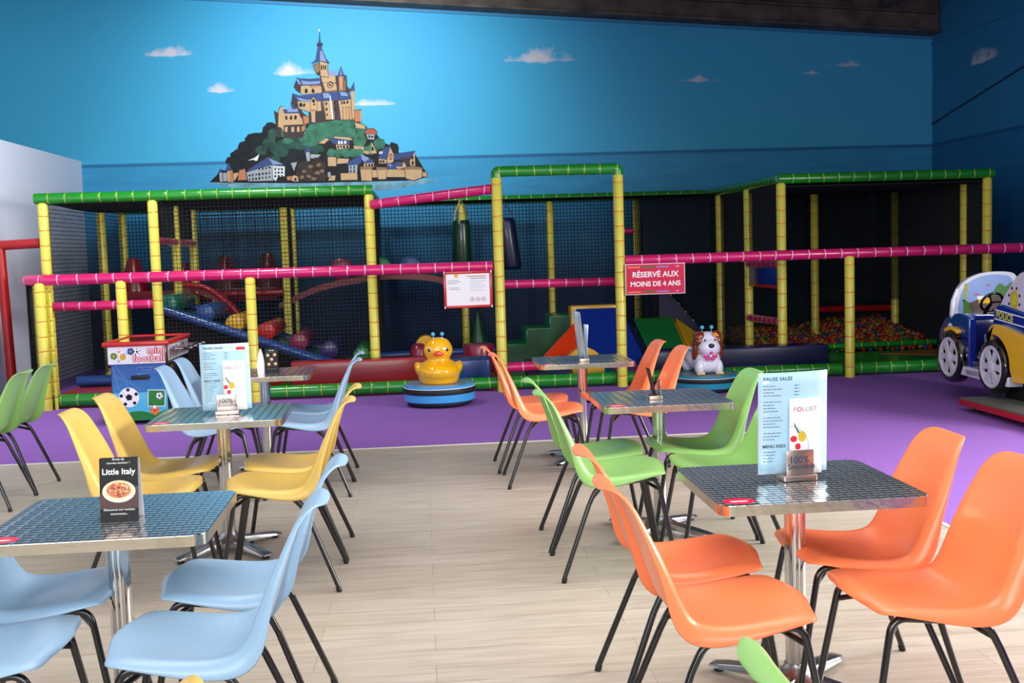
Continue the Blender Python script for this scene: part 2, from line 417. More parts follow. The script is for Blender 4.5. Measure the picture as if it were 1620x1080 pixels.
# ================================================================ SOFT PLAY FRAME
def net(g, o, u, v, lu, lv, sp=.05, w=.0035, sag=0.0):
    """knotted rope net: real strands, one direction then the other"""
    o, u, v = Vector(o), Vector(u).normalized(), Vector(v).normalized(); n = u.cross(v)
    bm = g.bm
    def strand(p, q, a, c):
        vs = [bm.verts.new(x) for x in (p-a*w, p+c*w, p+a*w, p-c*w, q-a*w, q+c*w, q+a*w, q-c*w)]
        for k in range(4):
            f = bm.faces.new((vs[k], vs[(k+1) % 4], vs[4+(k+1) % 4], vs[4+k])); f.material_index = g.mi
    for i in range(int(lu/sp)+1): strand(o+u*i*sp, o+u*i*sp+v*lv, u, n)
    for i in range(int(lv/sp)+1): strand(o+v*i*sp, o+v*i*sp+u*lu, v, n)
FY = 12.8; BY = 16.1; HT = 2.29
frame = empty('soft_play_frame', (0, FY, 0), 0, 'large netted soft play frame of yellow padded posts and green top rails', 'play frame')
def part(g, name, **p):
    o = g.build(name, None, **p); o.parent = frame; o.matrix_parent_inverse = Matrix.Translation((0, -FY, 0)); return o
def post(x, y, z0, z1, r=.056, lean=0.0):
    g = G().m('pad_yellow_z'); g.tube([(x, y, z0), (x, y, z1-.02), (x, y, z1)], [r, r, r*.7], 14); return g
POSTS = [(-4.19, FY), (-4.19, 15.04), (-4.19, BY), (-2.99, FY), (-2.99, 13.9), (-2.99, 14.95), (-1.82, 15.1), (-1.83, BY),
         (-.565, FY), (.62, BY), (1.9, BY), (3.18, BY), (4.26, FY), (4.26, 14.13), (4.26, 15.5), (5.5, 15.1), (6.48, BY), (6.75, 15.3), (6.79, 13.35), (6.79, FY), (5.5, BY)]
for x, y in POSTS: part(post(x, y, .0, HT-.05), 'post')
def rail(mat, pts, r=.06, name='top_rail', cat=None):
    g = G().m(mat); g.tube(fillet(pts, .12, 4) if len(pts) > 2 else pts, r, 12); return part(g, name)
rail('pad_green_x', [(-4.27, FY, HT), (-.52, FY, HT)])
rail('pad_green_y', [(-4.19, FY+.06, HT), (-4.19, BY, HT)])
rail('pad_green_y', [(-.565, FY+.06, HT), (-.565, BY, HT)], .045)
rail('pad_green_x', [(-4.19, BY, HT), (4.26, BY, HT)])
rail('pad_green_y', [(4.26, BY, HT), (4.26, FY+.03, HT)])
rail('pad_green_x', [(4.22, FY, HT), (6.86, FY, HT)])
rail('pad_green_y', [(6.79, FY+.06, HT), (6.79, BY, HT)], .05)
rail('pad_green_x', [(4.3, BY, HT), (6.79, BY, HT)], .05)
# cross rails between posts
def crossr(mat, a, b_, r=.05): rail(mat, [a, b_], r, 'cross_rail')
crossr('pad_pink_x', (-4.14, FY-.02, 1.08), (-3.04, FY-.02, 1.075))
crossr('pad_pink_y', (-2.99, FY+.05, 1.785), (-2.99, 15.0, 1.775), .045)
crossr('pad_red_x', (-2.95, 15.0, 1.085), (-1.85, 15.0, 1.085), .045)
crossr('pad_pink_x', (2.85, BY, 1.78), (3.13, BY, 1.78), .045)
crossr('pad_pink_y', (4.26, FY+.05, 1.285), (4.26, 14.1, 1.275))
crossr('pad_pink_y', (4.26, FY+.05, .60), (4.26, 14.1, .575))
crossr('pad_red_x', (5.5, 15.1, .585), (6.72, 15.35, .56), .045)
# nets
def netp(o, u, v, lu, lv, **k):
    g = G().m('net'); net(g, o, u, v, lu, lv, **k); return part(g, 'net', smooth=False)
X, Y_, Z_ = (1, 0, 0), (0, 1, 0), (0, 0, 1)
netp((-4.19, FY+.05, .12), Y_, Z_, 3.2, 2.12, sp=.048)
netp((-2.94, FY+.03, .35), X, Z_, 2.33, 1.9, sp=.045, w=.0032)
netp((-2.99, FY+.05, 1.8), Y_, Z_, 2.1, .45, sp=.03, w=.005)
netp((-4.15, BY-.03, .12), X, Z_, 8.4, 2.12, sp=.05, w=.004)
netp((-1.83, 15.1, .12), Y_, Z_, 1.0, 2.12, sp=.035, w=.004)
netp((-2.95, 15.05, 1.1), X, Z_, 1.1, 1.15, sp=.04, w=.004)
netp((-.565, FY+.05, .35), Y_, Z_, 3.2, 1.9, sp=.045, w=.0035)
netp((3.1, BY-.3, .12), X, Z_, 3.6, 2.12, sp=.028, w=.0055)
netp((4.26, FY+.05, 1.3), Y_, Z_, 1.25, .95, sp=.035, w=.003)
netp((4.26, 14.13, .12), Y_, Z_, 1.9, 2.12, sp=.035, w=.003)
netp((6.79, FY+.05, .12), Y_, Z_, 3.2, 2.12, sp=.03, w=.0075)
netp((5.5, 15.1, .7), X, Z_, 1.25, 1.55, sp=.03, w=.005)
# roof nets (slack, dense)
for (x0, x1) in ((-4.19, -.565), (4.26, 6.79)):
    g = G().m('net'); n = 6
    for i in range(n):
        y0 = FY+(BY-FY)*i/n; y1 = FY+(BY-FY)*(i+1)/n
        z0 = HT-.03-.05*math.sin(PI*i/n); z1 = HT-.03-.05*math.sin(PI*(i+1)/n)
        net(g, (x0, y0, z0), X, (0, y1-y0, z1-z0), x1-x0, math.hypot(y1-y0, z1-z0), sp=.032, w=.0045)
    part(g, 'roof_net', smooth=False)
g = G().m('net'); net(g, (4.26, FY, HT-.09), X, Y_, 2.5, 3.2, sp=.03, w=.008); part(g, 'roof_net', smooth=False)
g = G().m('net'); net(g, (-.5, 15.2, HT-.04), X, Y_, 4.7, .85, sp=.034, w=.0045); part(g, 'roof_net', smooth=False)
# blue banner with red hem hanging under the short pink rail
g = G().m('vinyl_blue').box(4.24, 4.28, FY+.08, 14.05, 1.03, 1.24, .005); g.m('vinyl_red').box(4.235, 4.285, FY+.08, 14.05, .99, 1.03, .004)
part(g, 'banner')
# lower front edge and the pink leaning rail
rail('pad_green_x', [(-4.05, 12.2, .085), (.79, 12.2, .085)], .068, 'edge_rail')
rail('pad_green_x', [(.91, 12.2, .085), (2.13, 12.2, .085)], .068, 'edge_rail')
rail('pad_green_x', [(2.25, 12.2, .085), (4.74, 12.2, .085)], .068, 'edge_rail')
rail('pad_green_x', [(4.86, 12.2, .085), (7.0, 12.2, .085)], .068, 'edge_rail')
rail('pad_green_x', [(4.4, 13.9, .17), (6.75, 14.05, .17)], .04, 'edge_rail')
rail('pole_blue', [(-4.1, 13.35, .17), (-2.3, 13.35, .17)], .06, 'edge_rail')

# --- front barrier: short posts, pink hand rail, tall doorway
bar = empty('entrance_barrier', (0, 12.1, 0), 0, 'pink padded barrier with short yellow posts and a tall green topped doorway', 'barrier')
def bpart(g, name, **p):
    o = g.build(name, None, **p); o.parent = bar; o.matrix_parent_inverse = Matrix.Translation((0, -12.1, 0)); return o
for x, y, h in [(-4.04, 12.08, 1.36), (-4.22, 12.55, 1.36), (-3.2, 12.08, 1.36), (-1.84, 12.08, 1.35), (4.8, 12.08, 1.37), (7.3, 12.08, 1.37)]:
    bpart(post(x, y, 0, h, .055), 'post')
for x in (.85, 2.19): bpart(post(x, 12.08, 0, 2.36, .057), 'post')
for x in (-3.955, -4.3): bpart(G().m('pad_yellow_z').tube([(x, 12.12 if x > -4 else 12.7, .0), (x, 12.12 if x > -4 else 12.7, 1.34)], .02, 8), 'post')
bpart(G().m('pad_pink_x').tube(fillet([(-4.35, 12.75, 1.39), (-4.2, 12.1, 1.39), (.78, 12.1, 1.385)], .25, 6), .057, 14), 'hand_rail')
bpart(G().m('pad_pink_x').tube([(2.25, 12.1, 1.40), (7.4, 12.1, 1.40)], .057, 14), 'hand_rail')
bpart(G().m('pad_green_x').tube(fillet([(.85, 12.08, 2.34), (.85, 12.08, 2.41), (2.19, 12.08, 2.41), (2.19, 12.08, 2.34)], .03, 3), .058, 14), 'door_rail')
bpart(G().m('pad_pink_x').tube([(-.53, FY-.06, 2.12), (.80, 12.1, 2.225)], .055, 14), 'door_rail')
bpart(G().m('pad_pink_x').tube([(.9, FY, 1.16), (2.4, FY, 1.15)], .05, 14), 'cross_rail')
bpart(G().m('pad_pink_x').tube([(.9, 12.35, .235), (1.4, 12.35, .245)], .055, 14), 'cross_rail')
g = G().m('net'); net(g, (-4.2, 12.15, .1), (-.12, .6, 0), Z_, .6, 1.25, sp=.03, w=.006); bpart(g, 'net', smooth=False)

# red painted goal frame at the far left
rf = empty('red_goal_frame', (-4.5, 12.9, 0), 0, 'dark red padded pole frame joining the left edge of the netted play frame', 'pole frame')
def rp(g, n):
    o = g.build(n, None); o.parent = rf; o.matrix_parent_inverse = Matrix.Translation((4.5, -12.9, 0)); return o
rp(G().m('pole_red').tube([(-4.74, 12.9, 1.785), (-4.25, 12.85, 1.80)], .055, 12), 'cross_bar')
rp(G().m('pole_red').tube([(-4.68, 12.9, 0), (-4.72, 12.9, 1.79)], .055, 12), 'post')

# ================================================================ CHAIRS
def lerp(a, b, t): return a+(b-a)*t
# centre line of the shell seen from the side (s forward, z up), half width, dish, rolled flange
SH = [(-.016, .862, .035, .000, .000), (-.008, .868, .082, .000, .000), (.012, .872, .120, .000, .002), (.035, .860, .150, .002, .006), (.062, .824, .173, .006, .011), (.088, .760, .190, .012, .017),
      (.113, .690, .205, .021, .026), (.134, .625, .211, .028, .034), (.154, .565, .216, .033, .046), (.178, .510, .219, .036, .058), (.216, .470, .222, .034, .060),
      (.275, .456, .226, .030, .052), (.345, .460, .229, .024, .042), (.415, .474, .231, .016, .032), (.480, .492, .230, .005, .024), (.535, .508, .224, -.006, .018),
      (.573, .514, .208, -.016, .012), (.594, .509, .180, -.022, .008), (.605, .501, .142, -.022, .004), (.610, .493, .085, -.012, .002)]
def shell_mesh(name, mat):
    C = catmull([(a, b, 0) for a, b, *_ in SH], 2); W = catmull([(c, d, e) for _, _, c, d, e in SH], 2)
    bm = bmesh.new(); US = [-1, -.955, -.90, -.84, -.70, -.5, -.25, 0, .25, .5, .70, .84, .90, .955, 1]; rows = []
    n = len(C)
    for i in range(n):
        d = (C[min(i+1, n-1)]-C[max(i-1, 0)]).normalized(); nrm = Vector((-d.y, d.x, 0))   # towards the sitter
        hw, di, fl = W[i]
        row = []
        for u in US:
            a = abs(u); k = min(a/.84, 1.0)
            off = di*k**2.2; xx = hw*u
            if a > .84:
                q = (a-.84)/.16; off -= fl*q*q*1.0; xx = math.copysign(hw*(.84+.16*math.sin(q*PI/2)), u)
            p = C[i]+nrm*off
            row.append(bm.verts.new((p.x-.30, xx, p.y)))
        rows.append(row)
    for a, b_ in zip(rows, rows[1:]):
        for k in range(len(US)-1): bm.faces.new((a[k], a[k+1], b_[k+1], b_[k]))
    bmesh.ops.recalc_face_normals(bm, faces=bm.faces)
    me = bpy.data.meshes.new(name); bm.to_mesh(me); bm.free(); me.materials.append(MATS[mat])
    for f in me.polygons: f.use_smooth = True
    return me
def make_chair(colour, label):
    r = empty('polypropylene_chair', (0, 0, 0), 0, label, 'chair')
    o = bpy.data.objects.new('seat_shell', shell_mesh('seat_shell', 'chair_'+colour)); COL.objects.link(o); o.parent = r
    md = o.modifiers.new('solid', 'SOLIDIFY'); md.thickness = .006; md.offset = 0
    md = o.modifiers.new('sub', 'SUBSURF'); md.levels = 1; md.render_levels = 1
    # tubular frame: side loops carried down into four legs
    g = G().m('black_steel')
    for s in (-1, 1):
        top = fillet([(.262, s*.188, .375), (.244, s*.182, .468), (-.045, s*.182, .436), (-.085, s*.188, .355)], .06, 6)
        g.tube(top, .0115, 10)
    g.tube([(.255, -.186, .41), (.18, -.10, .447), (.18, .10, .447), (.255, .186, .41)], .009, 8)
    g.tube([(-.065, -.186, .39), (.0, -.10, .428), (.0, .10, .428), (-.065, .186, .39)], .009, 8)
    g.build('seat_frame', r)
    for nm, (x0, x1, y0, y1, z1) in (('f', (.262, .330, .188, .215, .375)), ('b', (-.085, -.220, .188, .235, .355))):
        for s in (-1, 1):
            g = G().m('black_steel'); g.tube([(x0, s*y0, z1), (x1, s*y1, .012)], .0115, 10); lg = g.build('leg', r)
            c = G().m('rubber'); c.cyl((x1, s*y1, 0), (x1+(x0-x1)*.04, s*y1, .022), .0128, 12); c.build('foot_cap', lg)
    return r
CH = {c: make_chair(c, 'x') for c in ('orange', 'green', 'yellow', 'blue')}
USED = set()
PI_ = PI
CHAIRS = [
 # colour, x, y, rotation, label
 ('orange', .80, 3.17, .02, 'nearest orange chair on the aisle side of the near right table'),
 ('orange', .81, 3.69, -.02, 'orange chair half hidden behind the nearest aisle side orange chair'),
 ('orange', 1.553, 3.20, PI+.04, 'large orange chair cut by the right edge of the photo'),
 ('orange', 1.54, 3.71, PI-.02, 'orange chair standing just behind the one cut by the right edge'),
 ('green', .83, 5.25, .0, 'lime green chair on the aisle, nearer of the two left of the middle table'),
 ('green', .83, 5.77, .0, 'lime green chair on the aisle, farther one, mostly behind its twin'),
 ('green', 1.50, 5.26, PI+.02, 'lime green chair mostly hidden behind the big pale blue menu'),
 ('green', 1.49, 5.80, PI, 'lime green chair whose tall back rises just left of the big pale blue menu'),
 ('orange', .74, 7.32, .0, 'orange chair at the carpet edge, nearer of the two left of the farthest table'),
 ('orange', .71, 7.84, .0, 'orange chair at the carpet edge nearly hidden by its twin, facing the farthest table'),
 ('orange', 1.47, 7.32, PI, 'orange chair back next to the dog ride, the right one of the two'),
 ('orange', 1.42, 7.84, PI, 'orange chair back near the dog ride, the left one of the two'),
 ('blue', -.605, 3.15, PI, 'nearest pale blue chair on the aisle, whole seat in view'),
 ('blue', -.59, 3.72, PI, 'pale blue chair on the aisle directly behind the nearest one'),
 ('blue', -1.345, 3.16, .0, 'pale blue chair in the lower left corner, only its seat front in view'),
 ('blue', -1.335, 3.69, .02, 'pale blue chair at the left edge, seat seen behind the chrome table column'),
 ('yellow', -.655, 5.31, PI, 'yellow chair on the aisle, nearer one with seat and black frame in view'),
 ('yellow', -.655, 5.83, PI, 'yellow chair on the aisle, farther one mostly behind its twin'),
 ('yellow', -1.39, 5.28, .03, 'yellow chair partly behind the black tent card'),
 ('yellow', -1.40, 5.85, .0, 'yellow chair with its whole tall back in view below the football machine'),
 ('blue', -.73, 7.33, PI, 'pale blue chair in front of the long red cushion, nearer of the two'),
 ('blue', -.74, 7.83, PI, 'pale blue chair in front of the long red cushion, farther of the two'),
 ('blue', -1.43, 7.30, .0, 'pale blue chair back overlapping the football machine, left one of the two'),
 ('blue', -1.43, 7.84, .0, 'pale blue chair back beside the football machine, right one of the two'),
 ('green', -2.88, 7.38, PI, 'lime green chair cut by the left edge, seen from behind'),
 ('green', -2.88, 7.86, PI, 'lime green chair seen from behind, right one of the pair near the left edge'),
 ('green', .822, 1.72, .0, 'lime green chair of which only the rounded back tip shows at the bottom edge'),
 ('yellow', -.685, 1.70, PI, 'yellow chair of which only a sliver of the back shows at the bottom edge'),
]
GRP = {'orange': 'orange shell chairs', 'green': 'lime green shell chairs', 'yellow': 'yellow shell chairs', 'blue': 'pale blue shell chairs'}
for c, x, y, rz, lab in CHAIRS:
    o = CH[c] if c not in USED else copy_tree(CH[c])
    USED.add(c); o.location = (x, y, 0); o.rotation_euler = (0, 0, rz); o['label'] = lab; o['group'] = GRP[c]

# ================================================================ TABLES
mt, N, L, b = nmat('swirl_steel')      # engine-turned stainless sheet: overlapping polished discs in rows
tc = N.new('ShaderNodeTexCoord'); sp = N.new('ShaderNodeSeparateXYZ'); L.new(tc.outputs['Object'], sp.inputs[0])
P_ = .043
row = math_node(N, L, 'DIVIDE', sp.outputs[1], P_*.72); rf_ = math_node(N, L, 'FLOOR', row); fy = math_node(N, L, 'FRACT', row)
odd = math_node(N, L, 'MULTIPLY', math_node(N, L, 'FRACT', math_node(N, L, 'MULTIPLY', rf_, .5)), .16)
col_ = math_node(N, L, 'ADD', math_node(N, L, 'DIVIDE', sp.outputs[0], P_), odd); fx = math_node(N, L, 'FRACT', col_)
dx = math_node(N, L, 'SUBTRACT', fx, .5)
# arcs: distance from a centre at the top of each cell
dd = math_node(N, L, 'SQRT', math_node(N, L, 'ADD', math_node(N, L, 'MULTIPLY', dx, dx), math_node(N, L, 'MULTIPLY', math_node(N, L, 'MULTIPLY', fy, fy), .55)))
hgt = math_node(N, L, 'FRACT', math_node(N, L, 'MULTIPLY', dd, 1.25))
bp = N.new('ShaderNodeBump'); bp.inputs['Strength'].default_value = 1.0; bp.inputs['Distance'].default_value = .0016
L.new(hgt, bp.inputs['Height']); L.new(bp.outputs['Normal'], b.inputs['Normal'])
cr = N.new('ShaderNodeValToRGB'); cr.color_ramp.elements[0].color = lin((98, 106, 112)); cr.color_ramp.elements[0].position = .38; cr.color_ramp.elements[1].color = lin((250, 252, 252)); cr.color_ramp.elements[1].position = .85  # bright glints on the swirls painted in by this ramp
colm = math_node(N, L, 'SUBTRACT', 1.0, math_node(N, L, 'MULTIPLY', math_node(N, L, 'POWER', math_node(N, L, 'ABSOLUTE', math_node(N, L, 'MULTIPLY', dx, 2.0)), 3.0), .6))
L.new(math_node(N, L, 'MULTIPLY', hgt, math_node(N, L, 'MULTIPLY', colm, 1.25)), cr.inputs[0]); L.new(cr.outputs[0], b.inputs['Base Color'])
b.inputs['Metallic'].default_value = .86; b.inputs['Roughness'].default_value = .15
pmat('edge_alu', (190, 182, 166), .2, metal=1.0, bump=.5, bscale=22)
def rrect(w, d, r, n=6):
    out = []
    for cx, cy, a0 in ((w/2-r, d/2-r, 0), (-w/2+r, d/2-r, 90), (-w/2+r, -d/2+r, 180), (w/2-r, -d/2+r, 270)):
        for k in range(n+1): a = math.radians(a0+90*k/n); out.append((cx+r*math.cos(a), cy+r*math.sin(a)))
    return out
def make_table():
    r = empty('bistro_table', (0, 0, 0), 0, 'x', 'table')
    TW, TD = .688, .636
    g = G().m('swirl_steel'); g.prism(rrect(TW-.006, TD-.006, .045), (0, 0, .732), X, Y_, Z_, .008); top = g.build('table_top', r, smooth=False)
    g = G().m('edge_alu'); g.prism(rrect(TW, TD, .048), (0, 0, .706), X, Y_, Z_, .0325); g.build('edge_band', top, smooth=True, ang=50)
    g = G().m('sticker_red'); E_ = [(.052*math.cos(a*PI/12), .040*math.sin(a*PI/12)) for a in range(24)]
    g.prism(E_, (-.27, -.255, .7401), X, Y_, Z_, .0004)
    g.m('ink_white').box(-.30, -.24, -.2585, -.2535, .7405, .7408); g.box(-.295, -.245, -.267, -.2635, .7405, .7408); g.prism([(.045*math.cos(a*PI/12), .0335*math.sin(a*PI/12)) for a in range(24)], (-.27, -.255, .7398), X, Y_, Z_, .0002)
    g.build('round_sticker', top, smooth=False, label='red oval sticker with white lettering')
    g = G().m('chrome')      # fluted polished column
    nseg = 48; prof = []
    for k in range(nseg):
        a = 2*PI*k/nseg; rr = .036-.0045*max(0, math.cos(4*a))**10; prof.append((rr*math.cos(a), rr*math.sin(a)))
    g.prism(prof, (0, 0, .05), X, Y_, Z_, .64); g.build('column', r, ang=60)
    g = G().m('cast_alu'); g.cyl((0, 0, .685), (0, 0, .706), .12, 24); g.box(-.03, .03, -.2, .2, .69, .706, .004); g.box(-.2, .2, -.03, .03, .69, .706, .004)
    g.build('mounting_plate', r)
    g = G().m('cast_alu')
    g.lathe([(0, .10), (.04, .10), (.05, .075), (.085, .055), (.085, .03), (0, .03)], 28)
    for k in range(4):
        a = PI/4+k*PI/2; M = Matrix.Rotation(a, 4, 'Z')
        t = bmesh.new(); vs = []
        for s_, hw, zt, zb in ((.04, .036, .068, .028), (.18, .038, .052, .024), (.29, .040, .036, .018), (.335, .030, .028, .018)):
            vs.append([t.verts.new((s_, -hw, zb)), t.verts.new((s_, hw, zb)), t.verts.new((s_, hw*.75, zt)), t.verts.new((s_, -hw*.75, zt))])
        for p_, q_ in zip(vs, vs[1:]):
            for i in range(4): t.faces.new((p_[i], p_[(i+1) % 4], q_[(i+1) % 4], q_[i]))
        t.faces.new(vs[0][::-1]); t.faces.new(vs[-1]); bmesh.ops.recalc_face_normals(t, faces=t.faces)
        bmesh.ops.bevel(t, geom=list(t.edges), offset=.005, segments=2, profile=.5, affect='EDGES'); g.merge(t, M)
    g.build('base', r)
    for k in range(4):
        a = PI/4+k*PI/2; c = G().m('rubber'); c.cyl((.305*math.cos(a), .305*math.sin(a), 0), (.305*math.cos(a), .305*math.sin(a), .02), .018, 14); c.build('foot_glide', r)
    return r
TABLES = [(1.25, 3.647, 0, 'square steel topped bistro table at the near right, blue menu standing on it'),
          (1.253, 5.844, -.012, 'steel topped bistro table between lime green chairs'),
          (1.154, 8.01, 0, 'steel topped bistro table farthest right, between orange chairs at the carpet edge'),
          (-1.021, 3.624, .008, 'steel topped bistro table at the near left, black tent card on it'),
          (-1.082, 5.929, .02, 'steel topped bistro table between yellow chairs, menu in a steel holder on it'),
          (-1.148, 7.975, .01, 'steel topped bistro table farthest left, between pale blue chairs')]
tb = make_table()
for i, (x, y, a, lab) in enumerate(TABLES):
    o = tb if i == 0 else copy_tree(tb)
    o.location = (x, y, 0); o.rotation_euler = (0, 0, a); o['label'] = lab; o['group'] = 'bistro tables'

